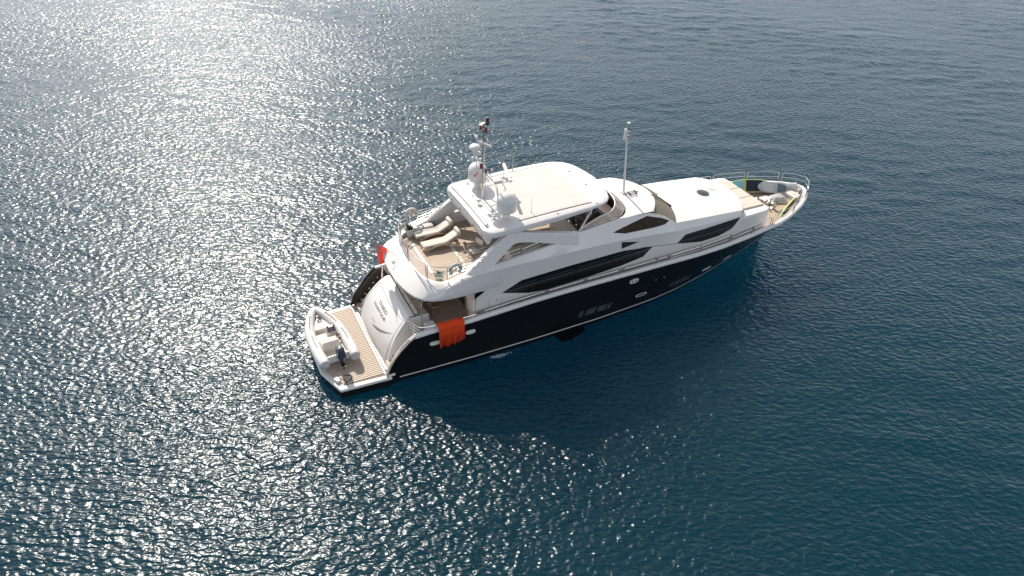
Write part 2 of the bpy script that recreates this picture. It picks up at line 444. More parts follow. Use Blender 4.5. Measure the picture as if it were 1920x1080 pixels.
# boot stripe: a thin raised white band just above the waterline
for s in (1, -1):
    mb = MB(); rr = []
    for k in range(64):
        X = 4.05 + (31.0 - 4.05) * k / 63; z0 = .30 + .12 * max(0, (X - 16) / 15) ** 1.5
        rr.append([(X, s * (hull_y(X, z0 + d) + o), z0 + d) for d, o in ((0, .002), (0, .02), (.055, .02), (.055, .002))])
    mb.grid(rr); mb.build('boot_stripe', 'white', hull)
def hull_plate(outline, s, name, m, off=.012, parent=None, ny=6, nx=14, fn=hull_y):
    """plate that follows the skin, outline a convex polygon in (x, z)"""
    xs = sorted(set([p[0] for p in outline])); x0, x1 = xs[0], xs[-1]
    X = sorted(set(xs + [x0 + (x1 - x0) * k / nx for k in range(nx + 1)]))
    def zr(x):
        zz = []; n = len(outline)
        for i in range(n):
            (xa, za), (xb, zb) = outline[i], outline[(i + 1) % n]
            if abs(xb - xa) < 1e-9:
                if abs(x - xa) < 1e-6: zz += [za, zb]
            elif min(xa, xb) - 1e-9 <= x <= max(xa, xb) + 1e-9: zz.append(za + (zb - za) * (x - xa) / (xb - xa))
        return min(zz), max(zz)
    rows = []; back = []
    for x in X:
        a, b = zr(x)
        rows.append([(x, s * (fn(x, a) - .01), a)] + [(x, s * (fn(x, a + (b - a) * j / ny) + off), a + (b - a) * j / ny) for j in range(ny + 1)] + [(x, s * (fn(x, b) - .01), b)])
    mb = MB(); mb.grid(rows)
    return mb.build(name, m, parent)
def oval(x, z, w, h, n=20, e=3.):
    o = []
    for k in range(n):
        a = 2 * PI * k / n; c, q = math.cos(a), math.sin(a)
        o.append((x + w / 2 * math.copysign(abs(c) ** (2 / e), c), z + h / 2 * math.copysign(abs(q) ** (2 / e), q)))
    return o
for s in (1, -1):
    for x, z, w, h in ((6.0, 2.06, .56, .27), (7.97, 2.2, .56, .27)):          # mooring ports of the aft deck
        f = hull_plate(oval(x, z, w, h), s, 'mooring_port', 'domewhite', .03, hull); hull_plate(oval(x, z, w * .72, h * .58), s, 'port_opening', 'cream', .04, f)
    f = hull_plate(oval(18.15, 2.59, .60, .34), s, 'mooring_port', 'domewhite', .03, hull)
    for dx in (-.13, .13): hull_plate(oval(18.15 + dx, 2.59, .17, .19, e=2), s, 'port_opening', 'grey', .04, f)
    for x, z in ((19.07, 1.15), (24.45, 1.15), (26.5, 1.15)):                   # long portlights
        f = hull_plate(oval(x, z, .78, .24, e=4), s, 'portlight', 'pot', .014, hull); hull_plate(oval(x, z, .66, .14, e=4), s, 'portlight_glass', 'glass' if x < 20 else 'pot', .02, f)
    for o in ([(14.4, .82), (14.55, 1.3), (16.9, 1.45), (17.05, 1.35), (16.75, .80), (14.6, .70)], [(21.0, .93), (21.4, 1.42), (23.0, 1.56), (22.9, .98), (22.1, .80)]):
        f = hull_plate(o, s, 'hull_window', 'glass', .010, hull)
        x0, x1 = o[0][0], max(p[0] for p in o)
        for a, b in ((.10, .2), (.28, .52), (.58, .8), (.84, .92)):
            xa, xb = x0 + (x1 - x0) * a, x0 + (x1 - x0) * b; sl_ = .1
            hull_plate([(xa, .92), (xa + sl_, 1.32), (xb + sl_, 1.34), (xb, .94)], s, 'blind_slat', 'slateblind', .014, f)
    for x in (19.84, 20.44): hull_plate(oval(x, 2.11, .11, .09, e=2), s, 'vent_outlet', 'grey', .02, hull)
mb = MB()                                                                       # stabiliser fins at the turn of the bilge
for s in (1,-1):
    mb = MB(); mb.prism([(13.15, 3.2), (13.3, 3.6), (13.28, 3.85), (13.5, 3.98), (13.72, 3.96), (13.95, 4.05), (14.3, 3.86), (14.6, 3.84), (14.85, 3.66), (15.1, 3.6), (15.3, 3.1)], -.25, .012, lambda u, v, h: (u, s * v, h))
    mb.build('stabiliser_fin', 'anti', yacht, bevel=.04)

# bulwark: rounded white cap on the sheer with an inner face down to the deck
def rim(X):
    """outer half breadth and height of the hull edge at deck level"""
    return lerp(BD, X), lerp(ZS, X)
XS = [3.44, 3.6, 3.76, 3.95, 4.2, 4.45, 4.65, 4.85, 5.0, 5.3, 6, 7, 8, 9, 10, 12, 14, 16, 18, 20, 22, 23.5, 24.6, 25.6, 26.6, 27.4, 28.2, 29, 29.8, 30.6, 31.2, 31.8, 32.3, 32.8, 33.2, 33.55, 33.8, 33.95, 34.08]
def deck_z(X): return lerp([(8.4, 2.12), (12, 2.3), (16, 2.4), (20, 2.46), (24, 2.52), (28, 2.70), (31, 2.90), (34, 3.05)], X)
def rail_pts(off=0.0, up=0.0, a=5.0, b=34.15, n=60):
    """points along the rim of one side, off metres inboard of it (measured square to the rim)"""
    out = []
    for k in range(n + 1):
        X = a + (b - a) * (1 - (1 - k / n) ** 1.6)
        y, z = rim(X); d = .01
        t = V(d * 2, lerp(BD, min(X + d, 34.15)) - lerp(BD, X - d), 0)
        if t.length < 1e-6: t = V(1, 0, 0)
        t.normalize(); nrm = V(t.y, -t.x, 0)
        p = V(X, y, z + up) + nrm * off
        out.append(V(p.x, max(p.y, 0.0), p.z))
    return out
for s in (1, -1):
    mb = MB(); prof = []
    for off, up in ((-.015, -.05), (-.03, .02), (-.02, .12), (.04, .165), (.17, .165), (.225, .12), (.23, -.05)):
        prof.append([V(p.x, s * p.y, p.z) for p in rail_pts(off, up, 4.97)])
    inner = [V(p.x, s * max(0, min(p.y, hull_y(p.x, deck_z(p.x) if p.x > 8.4 else 1.9) - .05)), deck_z(p.x) if p.x > 8.4 else 1.9) for p in rail_pts(.23, 0, 4.97)]
    prof.append(inner)
    mb.grid(prof); mb.f.append(tuple(i * 61 for i in range(len(prof)))); mb.mi.append(0)
    bul = mb.build('bulwark', 'white', yacht, angle=50)
# stern wings: raked hull ends with a trimmed edge and dark inner face beside the steps
for s in (1, -1):
    mb = MB(); pr = []
    E_ = [(3.40, .66), (3.62, 1.2), (3.86, 1.62), (4.2, 2.06), (4.65, 2.52), (5.02, 2.80)]
    for dy, k in ((.03, 0), (.03, .07), (-.05, .10), (-.16, .07), (-.16, 0)):
        pr.append([(x - k * .75, s * (lerp(BD, x) + dy), z + k * .55) for x, z in E_])
    mb.grid(pr); mb.build('wing_cap', 'trimgrey' if s < 0 else 'black', yacht)
    mb = MB(); mb.tube([(x + .02, s * (lerp(BD, x) - .07), z + .16) for x, z in E_[1:-1]], .02, 8); mb.build('wing_handrail', 'steel', yacht)
    mb = MB(); mb.prism([(3.42, .55)] + [(x, z + .02) for x, z in E_] + [(5.4, 2.8), (6.0, 1.5), (6.0, .55)], 0, .1, lambda u, v, h: (u, s * (lerp(BD, u) - .15 - h), v))
    w = mb.build('wing_panel', 'darkpanel' if s > 0 else 'white', yacht)
    for k in range(5):
        mb = MB(); t = (k + .5) / 5; mb.lathe([(0, .012), (.04, .012), (.045, 0)], (3.8 + 1.35 * t, s * 3.045 , .92 + 1.55 * t), 12, 'Y' ); o = mb.build('courtesy_light', 'cream', w)
# ------------------------------------------------------------------ swimming platform and stern
mb = MB()
def outline(inset):
    o = [(3.62, -3.42), (.95, -3.3), (.36, -1.6), (.34, 0), (.36, 1.6), (.95, 3.3), (3.62, 3.42)]
    c = V(2.2, 0, 0)
    return [(x + (inset if x < 3 else 0), y - math.copysign(inset, y) * (1 if abs(y) > 2 else .0)) for x, y in o]
mb.prism(outline(0), .42, .60, lambda u, v, h: (u, v, h))
plat = mb.build('swim_platform', 'white', yacht, bevel=.05, seg=3)
mb = MB(); mb.prism(outline(.03), .02, .415, lambda u, v, h: (u, v, h)); mb.build('platform_underside', 'black', plat)
mb = MB(); mb.prism(outline(.26), .602, .612, lambda u, v, h: (min(u, 3.3), v, h)); mb.build('slat_bed', 'void', plat)
def xa(y):                                            # aft edge of the slatted area
    y = abs(y); return .56 + (.06 * y / 1.6 if y < 1.6 else .06 + (y - 1.6) * .39)
mb = MB(); y = -2.98
while y < 2.98:
    mb.box(((xa(y) + 3.27) / 2, y + .045, .628), (3.27 - xa(y), .104, .03)); y += .138
mb.build('teak_slats', 'teakgrey', plat, bevel=.006, seg=1)
mb = MB(); mb.box((3.34, 0, .63), (.09, 6.2, .06)); mb.build('step_nosing', 'white', plat, bevel=.015)
for s in (1, -1):
    mb = MB(); mb.box((3.62, s * 3.12, .66), (.4, .5, .12)); mb.build('mooring_corner', 'white', plat, bevel=.05, seg=3)
    mb = MB()
    for q in (0, .16): mb.lathe([(.0, .17), (.06, .17), (.06, .14), (.035, .12), (.04, 0)], (3.45 + q, s * 2.95, .70), 12)
    mb.build('bollard', 'steel', plat)
# garage door: a bulged white panel across the stern
GB, GT = (3.50, .62), (5.12, 2.98)
def garage(a, t):
    """a across (-1 starboard .. 1 port), t from bottom to top"""
    hw = 2.42 - .42 * t ** 1.3
    x = GB[0] + (GT[0] - GB[0]) * t - .30 * math.sin(PI * min(1, t * .98)) * (1 - .25 * a * a) + .16 * a * a * (1 - t)
    z = GB[1] + (GT[1] - GB[1]) * (1 - (1 - t) ** 1.12)
    return V(x, a * hw, z)
mb = MB(); rows = [[garage(-1 + 2 * i / 24, t / 20) for i in range(25)] for t in range(21)]
mb.grid(rows); ledge = [[garage(-1 + 2 * i / 24, 1) for i in range(25)], [garage(-1 + 2 * i / 24, 1) + V(.06, 0, .03) for i in range(25)], [garage(-1 + 2 * i / 24, 1) + V(.34, 0, .03) for i in range(25)], [garage(-1 + 2 * i / 24, 1) + V(.40, 0, -.15) for i in range(25)], [garage(-1 + 2 * i / 24, 1) + V(.40, 0, -1.1) for i in range(25)]]
mb.grid(ledge); gar = mb.build('garage_door', 'white', yacht, angle=45)
for s in (1, -1):                                      # side cheeks of the garage
    mb = MB(); rows = []
    for t in range(21):
        p = garage(s, t / 20); rows.append([p, p + V(.05, s * .03, 0), V(5.6, s * (2.36 - .3 * t / 20), p.z), V(6.2, s * (2.3 - .25 * t / 20), p.z)])
    mb.grid(rows); mb.build('garage_cheek', 'white', yacht)
def gline(a0, t0, a1, t1, n=24, r=.009):
    return [garage(a0 + (a1 - a0) * k / n, t0 + (t1 - t0) * k / n) + V(-.003, 0, .002) for k in range(n + 1)]
mb = MB(); mb.tube([garage(-.92 + 1.84 * k / 24, .85 + .05 * abs(-.92 + 1.84 * k / 24) ** 2) + V(-.004, 0, .004) for k in range(25)], .011, 6); mb.tube(gline(-.92, .89, -.89, .03), .011, 6); mb.tube(gline(.92, .89, .97, .03), .011, 6); mb.build('door_seam', 'grey', gar)
def lettering(txt, width, a0, t0, hgt, name, parent):
    cu = bpy.data.curves.new('lettering', 'FONT'); cu.body = txt; cu.align_x = 'CENTER'; cu.size = 1; cu.space_character = 1.02; cu.offset = .034
    ob = bpy.data.objects.new('lettering', cu); COL.objects.link(ob)
    dg = bpy.context.evaluated_depsgraph_get(); me = bpy.data.meshes.new_from_object(ob.evaluated_get(dg))
    bpy.data.objects.remove(ob)
    xs = [v.co.x for v in me.vertices]; w = max(xs) - min(xs); ys = [v.co.y for v in me.vertices]; h = max(ys) - min(ys)
    for v in me.vertices:
        a = a0 - (v.co.x - (max(xs) + min(xs)) / 2) / w * width / 2.25; t = t0 + (v.co.y - min(ys)) / h * hgt / 2.9
        p = garage(a, t); e = 1e-3; nn = (garage(a + e, t) - garage(a - e, t)).cross(garage(a, t + e) - garage(a, t - e)).normalized()
        if nn.x > 0: nn = -nn
        v.co = p + nn * .006
    me.materials.clear(); me.materials.append(MT['letter']); me.name = name
    o = bpy.data.objects.new(name, me); COL.objects.link(o); o.parent = parent
    return o
lettering('THIRD', 1.38, .06, .675, .17, 'name_lettering', gar)
lettering('HARBOUR', 1.90, .07, .575, .17, 'name_lettering', gar)
lettering('LONDON', .52, .13, .37, .05, 'home_port_lettering', gar)
mb = MB(); top = []; bot = []                          # crescent emblem under the name
for k in range(25):
    t = k / 24; a = .10 - .94 * t; th = .055 * math.sin(PI * t) ** .8 * (1.25 - .8 * t)
    tc_ = float(np.interp(a, [-.84, -.59, -.36, -.12, .10], [.59, .48, .40, .34, .30]))
    row = []
    for q in (-1, 1):
        p = garage(a, tc_ + q * th * .5); row.append(p + V(-.008, 0, .006))
    (top.append(row[1]), bot.append(row[0]))
mb.grid([bot, top]); mb.build('crescent_emblem', 'letter', gar)
# boarding steps each side between garage and wing
for s in (1, -1):
    mb = MB(); st = MB()
    for k in range(6):
        z1 = .62 + (k + 1) * .235; x0_ = 3.60 + k * .33
        mb.box(((x0_ + 6.0) / 2, s * 2.72, (z1 + .3) / 2), (6.0 - x0_, .74, z1 - .3)); st.box((x0_ + .165, s * 2.72, z1 + .012), (.30, .62, .022))
    q = mb.build('boarding_steps', 'white' , yacht, bevel=.02); st.build('step_tread', 'teakplain', q)
    for k in range(6): rl = MB(); rl.box((3.595 + k * .33, s * 2.96, .62 + (k + 1) * .235 - .10), (.02, .20, .13)); rl.build('riser_block', 'darkpanel', q)  # dark brown block on each riser, for the dark marks along the steps
    mb = MB(); mb.tube(spline([(3.75, s * 2.42, 1.15), (4.3, s * 2.3, 2.0), (5.0, s * 2.2, 2.75)], 4), .018, 8); mb.build('step_handrail', 'steel', yacht)
# deck wells and floors
def dkw(x): return max(.02, min(lerp(BD, x) - .2, hull_y(x, deck_z(x)) - .04))
mb = MB(); rows = [[(x, -dkw(x), deck_z(x)), (x, 0, deck_z(x) + .04), (x, dkw(x), deck_z(x))] for x in [8.4, 10, 13, 16, 19, 22, 24, 26, 27.5, 29, 30, 31, 32, 32.8, 33.3, 33.6]]
mb.grid(rows); mb.build('main_deck', 'teak', yacht)
mb = MB(); mb.prism([(5.4, -3.25), (8.75, -3.3), (8.75, 3.3), (5.4, 3.25)], 1.7, 1.9, lambda u, v, h: (u, v, h)); ck = mb.build('cockpit_floor', 'teak', yacht)
# aft cockpit bench, table, bulkhead
mb = MB()
mb.box((5.95, 0, 2.12), (.85, 3.7, .44)); bench = mb.build('cockpit_bench', 'cream', yacht, bevel=.04)
for k in range(4):
    mb = MB(); mb.box((6.0, -1.36 + .907 * k, 2.42), (.72, .88, .17)); mb.build('seat_cushion', 'cushion', bench, bevel=.05, seg=3)
    mb = MB(); mb.box((5.66, -1.36 + .907 * k, 2.78), (.2, .88, .55), ry=-.2); mb.build('back_cushion', 'cushion', bench, bevel=.06, seg=3)
mb = MB(); mb.box((8.62, 0, 3.15), (.08, 5.4, 2.5)); bh = mb.build('saloon_bulkhead', 'cream', yacht)
mb = MB(); mb.box((8.56, .35, 2.98), (.05, 3.6, 2.1)); gl = mb.build('saloon_door', 'brownglass', bh)
mb = MB()
for q in (-1.45, -.55, .35, 1.25, 2.15): mb.box((8.53, q, 2.98), (.05, .05, 2.1))
mb.build('door_frame', 'steel', gl)
mb = MB(); mb.prism([(8.38, 2.1), (8.38, 3.7), (8.46, 4.35), (8.75, 4.4), (8.75, 2.1)], 2.2, 2.86, lambda u, v, h: (u, -h, v)); mb.build('bulkhead_wing', 'cream', bh, bevel=.03)
mb = MB(); mb.prism([(8.38, 2.1), (8.38, 3.7), (8.46, 4.35), (8.75, 4.4), (8.75, 2.1)], 2.2, 2.86, lambda u, v, h: (u, h, v)); mb.build('bulkhead_wing', 'cream', bh, bevel=.03)
for y in (-3.02, 3.02):
    mb = MB(); mb.box((6.0, y * .93, 2.3), (.55, .62, 1.1)); mb.build('cockpit_locker', 'white', yacht, bevel=.06, seg=3)
for s in (1, -1):
    mb = MB(); mb.tube([(5.55, s * 2.62, 2.8), (5.72, s * 2.62, 4.46)], .045, 12); mb.build('overhang_post', 'steel', yacht)
    mb = MB(); mb.tube(spline([(5.25, s * 3.1, 3.12), (5.6, s * 3.22, 3.10), (6.2, s * 3.3, 3.12), (7.4, s * 3.36, 3.16), (8.3, s * 3.38, 3.2)], 5), .03, 8)
    for x in (5.6, 6.1, 7.75, 8.25): mb.tube([(x, s * 3.3, 2.85), (x, s * 3.31, 3.13)], .018, 8)
    mb.build('cockpit_rail', 'steel', yacht)
    mb = MB(); gx = 5.0
    for z in (2.35, 2.55, 2.75, 2.95): mb.tube([(5.02, s * 2.15, z), (5.35, s * 3.05, z + .05)], .016, 6)
    for t in (0, .5, 1): mb.tube([(5.02 + .33 * t, s * (2.15 + .9 * t), 2.0), (5.02 + .33 * t, s * (2.15 + .9 * t), 3.0)], .018, 6)
    mb.build('stern_gate', 'steel', yacht)
# ------------------------------------------------------------------ superstructure
for s in (1, -1):
    mb = MB(); rows = []
    for X in [8.5, 9, 10, 11, 12, 13.0, 13.02, 13.8, 14.6, 15.3, 16, 16.7, 17.4, 18.1, 18.8, 19.5, 20.05, 20.6, 21.0, 21.4, 22.2, 23.5, 25, 26.5]:
        sec = house_sec(X); P = []
        for (a, b), (c, d) in zip(sec, sec[1:]):
            for k in range(4): P.append((a + (c - a) * k / 4, b + (d - b) * k / 4))
        P.append(sec[-1])
        if X < 17.5: P += [(sec[-1][0] - .16, sec[-1][1] + .0), (sec[-1][0] - .2, 4.95)]
        else: P += [(sec[-1][0] - .02, sec[-1][1]), (sec[-1][0] - .03, sec[-1][1] - .02)]
        rows.append([(X, s * y, z) for y, z in P])
    mb.grid(rows); hs = mb.build('house_side', 'white', yacht, angle=22)
    W1 = [(9.96, 3.82), (11.08, 4.38), (14.13, 4.52), (17.48, 4.53), (19.56, 4.21), (19.02, 3.66), (17.65, 3.46), (15.16, 3.29), (12.67, 3.2), (11.6, 3.31)]
    g = hull_plate(W1, s, 'saloon_window', 'glass', .014, hs, fn=house_y, nx=30)
    hull_plate([(11.2, 3.77), (11.2, 3.80), (18.6, 4.05), (18.6, 4.02)], s, 'window_ridge', 'dark', .03, g, fn=house_y, ny=1)
    hull_plate([(17.30, 4.72), (17.22, 5.20), (18.44, 4.87)], s, 'engine_vent', 'dark', .014, hs, fn=house_y)
    hull_plate([(21.46, 3.86), (22.0, 4.33), (26.36, 4.38), (25.75, 3.79), (24.76, 3.54), (23.3, 3.52)], s, 'forward_cabin_window', 'glass', .014, hs, fn=house_y, nx=20)
    hull_plate([(16.75, 5.76), (19.28, 6.0), (20.3, 5.66), (20.85, 5.40), (20.4, 5.33), (17.51, 5.56)], s, 'wheelhouse_window', 'brownglass', .016, hs, fn=house_y, nx=20)
    hull_plate([(8.38, 3.86), (8.38, 4.36), (8.61, 4.40), (8.92, 4.25)], s, 'aft_window', 'glass', .016, hs, fn=house_y)
    hull_plate([(18.64, 4.375), (18.64, 4.40), (21.5, 3.875), (21.5, 3.85)], s, 'window_line', 'dark', .012, hs, fn=house_y, ny=1)
    v = hull_plate([(10.47, 2.71), (10.46, 3.01), (12.55, 3.04), (12.56, 2.71)], s, 'air_intake', 'grey', .012, hs, fn=house_y)
    for z in (2.78, 2.86, 2.94): hull_plate([(10.52, z), (10.52, z + .02), (12.58, z + .02), (12.58, z)], s, 'louvre_bar', 'white', .03, v, fn=house_y, ny=1)
    for x, z in ((8.7, 2.85), (9.69, 3.4), (17.9, 3.1), (20.0, 3.25), (22.9, 3.2)): hull_plate(oval(x, z, .09, .08, e=2), s, 'courtesy_light', 'grey', .02, hs, fn=house_y)
    for o in ([(14.34, 5.74), (14.34, 6.32), (14.365, 6.32), (14.365, 5.74)], [(9.25, 2.45), (9.25, 3.7), (9.265, 3.7), (9.265, 2.45)], [(9.95, 2.45), (9.95, 3.5), (9.965, 3.5), (9.965, 2.45)], [(16.9, 2.5), (16.9, 3.35), (16.915, 3.35), (16.915, 2.5)]):
        hull_plate(o, s, 'panel_joint', 'grey', .004, hs, fn=house_y, nx=1)
    # moulded crease under the flybridge
    mb = MB(); mb.tube([(x, s * (house_sec(x)[3][0] + .004), house_sec(x)[3][1]) for x in [8.5, 10, 12, 14.6, 16, 17.4, 18.5, 19.5, 20.2]], .014, 6); mb.build('crease_moulding', 'white', hs)
# forward coachroof
def cr_front(a): return 27.28 - .75 * abs(a) ** 2.4
def cr_aft(a): return 22.2 - .78 * abs(a) ** 2
mb = MB(); rows = []
for i in range(17):
    a = -1 + i / 8; r = []
    for k in range(13):
        X = cr_aft(a) + (cr_front(a) - cr_aft(a)) * k / 12; sec = house_sec(min(X, 26.5)); ye, ze = sec[4]
        r.append((X, a * ye, ze + .17 * (1 - abs(a) ** 2.6)))
    r.append((cr_front(a) + .05, a * 2.33, r[-1][2] - .05)); r.append((cr_front(a) + .10, a * 2.36, 4.30))
    rows.append(r)
mb.grid(rows); cr = mb.build('coachroof', 'white', yacht, angle=38)
mb = MB(); mb.lathe([(0, .05), (.20, .05), (.22, .04)], (0, 0, 0), 28)
for i, q in enumerate(mb.v): mb.v[i] = (25.25 + q[0] * 1.6, .02 + q[1] * 1.75, 5.03 + q[2])
ha = mb.build('deck_hatch', 'hatchglass', cr)
mb = MB(); mb.torus((0, 0, 0), .255, .03, n=32)
for i, q in enumerate(mb.v): mb.v[i] = (25.25 + q[0] * 1.42, .02 + q[1] * 1.55, 5.045 + q[2] * .6)
mb.build('hatch_rim', 'steel', ha)
mb = MB()
for k in range(5): mb.box((26.0 + k * .2, .35, 5.02 - .03 * k), (.05, .62, .03), rz=.12)
mb.build('grab_ribs', 'white', cr, bevel=.01)
# forward trunk with sun pads
mb = MB(); mb.prism([(26.4, -2.48), (28.55, -2.36), (28.98, -2.16), (28.98, 2.16), (28.55, 2.36), (26.4, 2.48)], 2.5, 4.32, lambda u, v, h: (u, v * (1 - .02 * (h - 4.3)), h)); tr = mb.build('forward_trunk', 'white', yacht, bevel=.07, seg=3)
for k in range(3):
    mb = MB(); mb.box((28.02, -1.18 + 1.18 * k, 4.37), (1.62, 1.15, .10)); mb.build('sun_pad', 'cushion', tr, bevel=.035, seg=3)
# wheelhouse roof (brow) and windscreen
def br_aft(a): return 18.52 - .25 * a * a - .95 * a ** 6
def br_fwd(a): return 20.78 - 1.05 * a * a - .1 * a ** 6
def br_y(X): return interp([(17.2, 2.32), (18.5, 2.27), (19.6, 2.23), (20.8, 2.2)], X)
mb = MB(); rows = []
for i in range(25):
    a = -1 + i / 12; r = []
    for k in range(11):
        X = br_aft(a) + (br_fwd(a) - br_aft(a)) * k / 10
        z = 6.30 - .035 * max(0, X - 18.5) ** 1.3 - .12 * abs(a) ** 3 + .02
        r.append((X, a * br_y(X), z))
    x, y, z = r[-1]; r += [(x + .07, y * 1.01, z - .035), (x + .075, y * 1.01, z - .09), (x - .05, y, z - .13)]
    x, y, z = r[0]; r = [(x + .02, y, z - .4), (x - .01, y, z - .04)] + r
    rows.append(r)
mb.grid(rows); brow = mb.build('wheelhouse_roof', 'white', yacht, angle=40)
mb = MB(); rows = []
for i in range(25):
    a = -1 + i / 12; X0_ = br_fwd(a) - .02; z0_ = 6.19 - .12 * abs(a) ** 3; X1_ = cr_aft(a) + .04
    rows.append([(X0_ + (X1_ - X0_) * t, a * (2.2 + .18 * t), z0_ + (5.18 - .1 * a * a - z0_) * t + .05 * math.sin(PI * t)) for t in (0, .2, .4, .6, .8, 1)])
mb.grid(rows); ws = mb.build('windscreen_cover', 'mesh', yacht, angle=60)
mb = MB()
for a in (-.33, .33): 
    i = a; X0_ = br_fwd(a); z0_ = 6.19; X1_ = cr_aft(a) + .04
    mb.tube([(X0_ + (X1_ - X0_) * t, a * (2.2 + .18 * t), z0_ + (5.18 - z0_) * t + .07 + .05 * math.sin(PI * t)) for t in (0, .25, .5, .75, .97)], .03, 6)
mb.build('cover_seam', 'khakidark', ws)
mb = MB()
for a in (-.35, .3): mb.tube([(cr_aft(a) + .05, a * 2.3, 5.24), (cr_aft(a) - .55, a * 2.3 + .5, 5.62)], .022, 6); mb.box((cr_aft(a) - .02, a * 2.3, 5.25), (.16, .12, .08))
mb.build('wiper', 'dark', ws)
# air horns and the folding forward mast
mb = MB()
for y, l in ((-.16, .48), (-.30, .55), (-.44, .42)):
    mb.lathe([(.018, 0), (.02, l * .7), (.06, l), (.0, l)], (19.35, y, 6.40), 12, 'X'); mb.tube([(19.38, y, 6.38), (19.38, y, 6.27)], .015, 6)
mb.box((19.36, -.3, 6.40), (.07, .4, .05)); mb.build('air_horn', 'dark', brow)
mb = MB(); mb.tube([(19.17, 0, 6.26), (18.99, 0, 8.6), (18.82, 0, 10.25)], [.068, .052, .04], 10); mb.box((19.17, 0, 6.33), (.3, .3, .12)); fm = mb.build('forward_mast', 'white', yacht)
mb = MB(); mb.box((18.72, 0, 10.05), (.12, .1, .62)); mb.build('mast_bracket', 'white', fm)
for z in (9.8, 10.02): mb = MB(); mb.lathe([(0, .14), (.06, .14), (.075, .1), (.075, .02), (.05, 0), (0, 0)], (18.97, 0, z), 12); mb.build('navigation_light', 'grey', fm)
mb = MB(); mb.lathe([(0, .30), (.06, .30), (.075, .27), (.075, .02), (0, 0)], (18.88, 0, 10.36), 14); mb.build('masthead_light', 'grey', fm)
mb = MB(); mb.lathe([(.085, .0), (.085, .05), (0, .06)], (18.88, 0, 10.655), 14); mb.build('light_cap', 'cream', fm)
# ------------------------------------------------------------------ flybridge
# apron: the U shaped moulding that overhangs the cockpit
O_ = [(10.9, 2.985, 4.44), (9.7, 3.09, 4.42), (8.52, 3.17, 4.42), (7.6, 3.25, 4.47), (6.6, 3.22, 4.50), (5.85, 3.02, 4.53), (5.38, 2.55, 4.55), (5.1, 1.8, 4.56), (4.95, .9, 4.57), (4.90, 0, 4.57)]
L_ = [(10.9, 2.92, 5.72), (9.7, 2.935, 5.67), (8.52, 2.945, 5.59), (7.75, 2.88, 5.46), (7.05, 2.82, 5.24), (6.5, 2.6, 5.20), (6.18, 2.2, 5.20), (5.95, 1.6, 5.20), (5.83, .8, 5.20), (5.80, 0, 5.20)]
O2 = O_ + [(x, -y, z) for x, y, z in O_[-2::-1]]; L2 = L_ + [(x, -y, z) for x, y, z in L_[-2::-1]]
O2 = spline(O2, 5); L2 = spline(L2, 5)
kn = [interp([(4.9, .0), (5.9, .05), (6.6, .35), (7.6, .8), (8.5, 1.0)], p.x) for p in O2]
mid = []; mid2 = []
for o, l, k in zip(O2, L2, kn):
    m1 = o.lerp(l, .35) + V(-.02, 0, .045) * (1 - k); kz = V(o.x, math.copysign(max(abs(o.y), 3.205) if o.x > 6.6 else abs(o.y), o.y), 5.5)
    mid.append(m1.lerp(kz, k)); mid2.append(o + V(-.005, 0, .075 + .03 * k))
    mid2[-1] = mid2[-1].lerp(V(o.x, o.y + (kz.y - o.y) * .5, o.z + .5), k)
mb = MB()
mb.grid([[o.lerp(V(6.5, 0, 4.5), .22) for o in O2], [o + V(.03, -math.copysign(.03, o.y), -.05) for o in O2], O2, mid2, mid, [m.lerp(l, .62) + V(0, 0, .015) for m, l in zip(mid, L2)], L2, [l + (V(7.3, 0, l.z) - l).normalized() * .13 for l in L2], [V(*(l + (V(7.3, 0, l.z) - l).normalized() * .15).xy, 4.96) for l in L2]])
apron = mb.build('flybridge_apron', 'white', yacht, angle=50)
mb = MB(); pl = [o.lerp(V(6.5, 0, 4.5), .20) for o in O2]
mb.add([(p.x, p.y, 4.49) for p in pl], [tuple(range(len(pl)))]); mb.build('overhang_ceiling', 'cream', apron)
mb = MB(); pl = [(l + (V(7.3, 0, l.z) - l).normalized() * .14) for l in L2]
mb.add([(p.x, p.y, 5.0) for p in pl], [tuple(range(len(pl)))])
mb.prism([(8.4, -2.85), (17.6, -2.5), (17.6, 2.5), (8.4, 2.85)], 4.5, 4.998, lambda u, v, h: (u, v, h)); fdeck = mb.build('flybridge_deck', 'teak', yacht)
# white margin boards let into the teak
mb = MB(); mb.box((6.70, .25, 5.008), (.17, 3.4, .012)); mb.box((8.55, -.45, 5.008), (.16, 2.0, .012)); mb.build('margin_board', 'white', fdeck)
# apron hatch seam and cleat
def ap(x, y, lift=.02):
    """point on the apron skin above plan position (x, y)"""
    best = None
    for i in range(len(O2)):
        c = [O2[i], mid2[i], mid[i], mid[i].lerp(L2[i], .62) + V(0, 0, .015), L2[i]]
        for a, b in zip(c, c[1:]):
            for k in range(9):
                q = a.lerp(b, k / 8); d = (q.x - x) ** 2 + (q.y - y) ** 2
                if best is None or d < best[0]: best = (d, q.z)
    return V(x, y, best[1] + lift)
mb = MB(); cr_ = [(5.36, 1.66), (5.47, 1.2), (5.55, .75), (5.56, .58), (5.53, .45), (5.40, .24), (5.2, .08), (5.04, -.02)]
mb.tube([ap(x, y, .006) for x, y in cr_], .013, 6); mb.build('hatch_seam', 'grey', apron)
mb = MB(); mb.lathe([(0, .09), (.07, .09), (.10, .03), (.11, 0)], ap(5.28, .50, 0), 16); mb.build('deck_fitting', 'steel', apron)
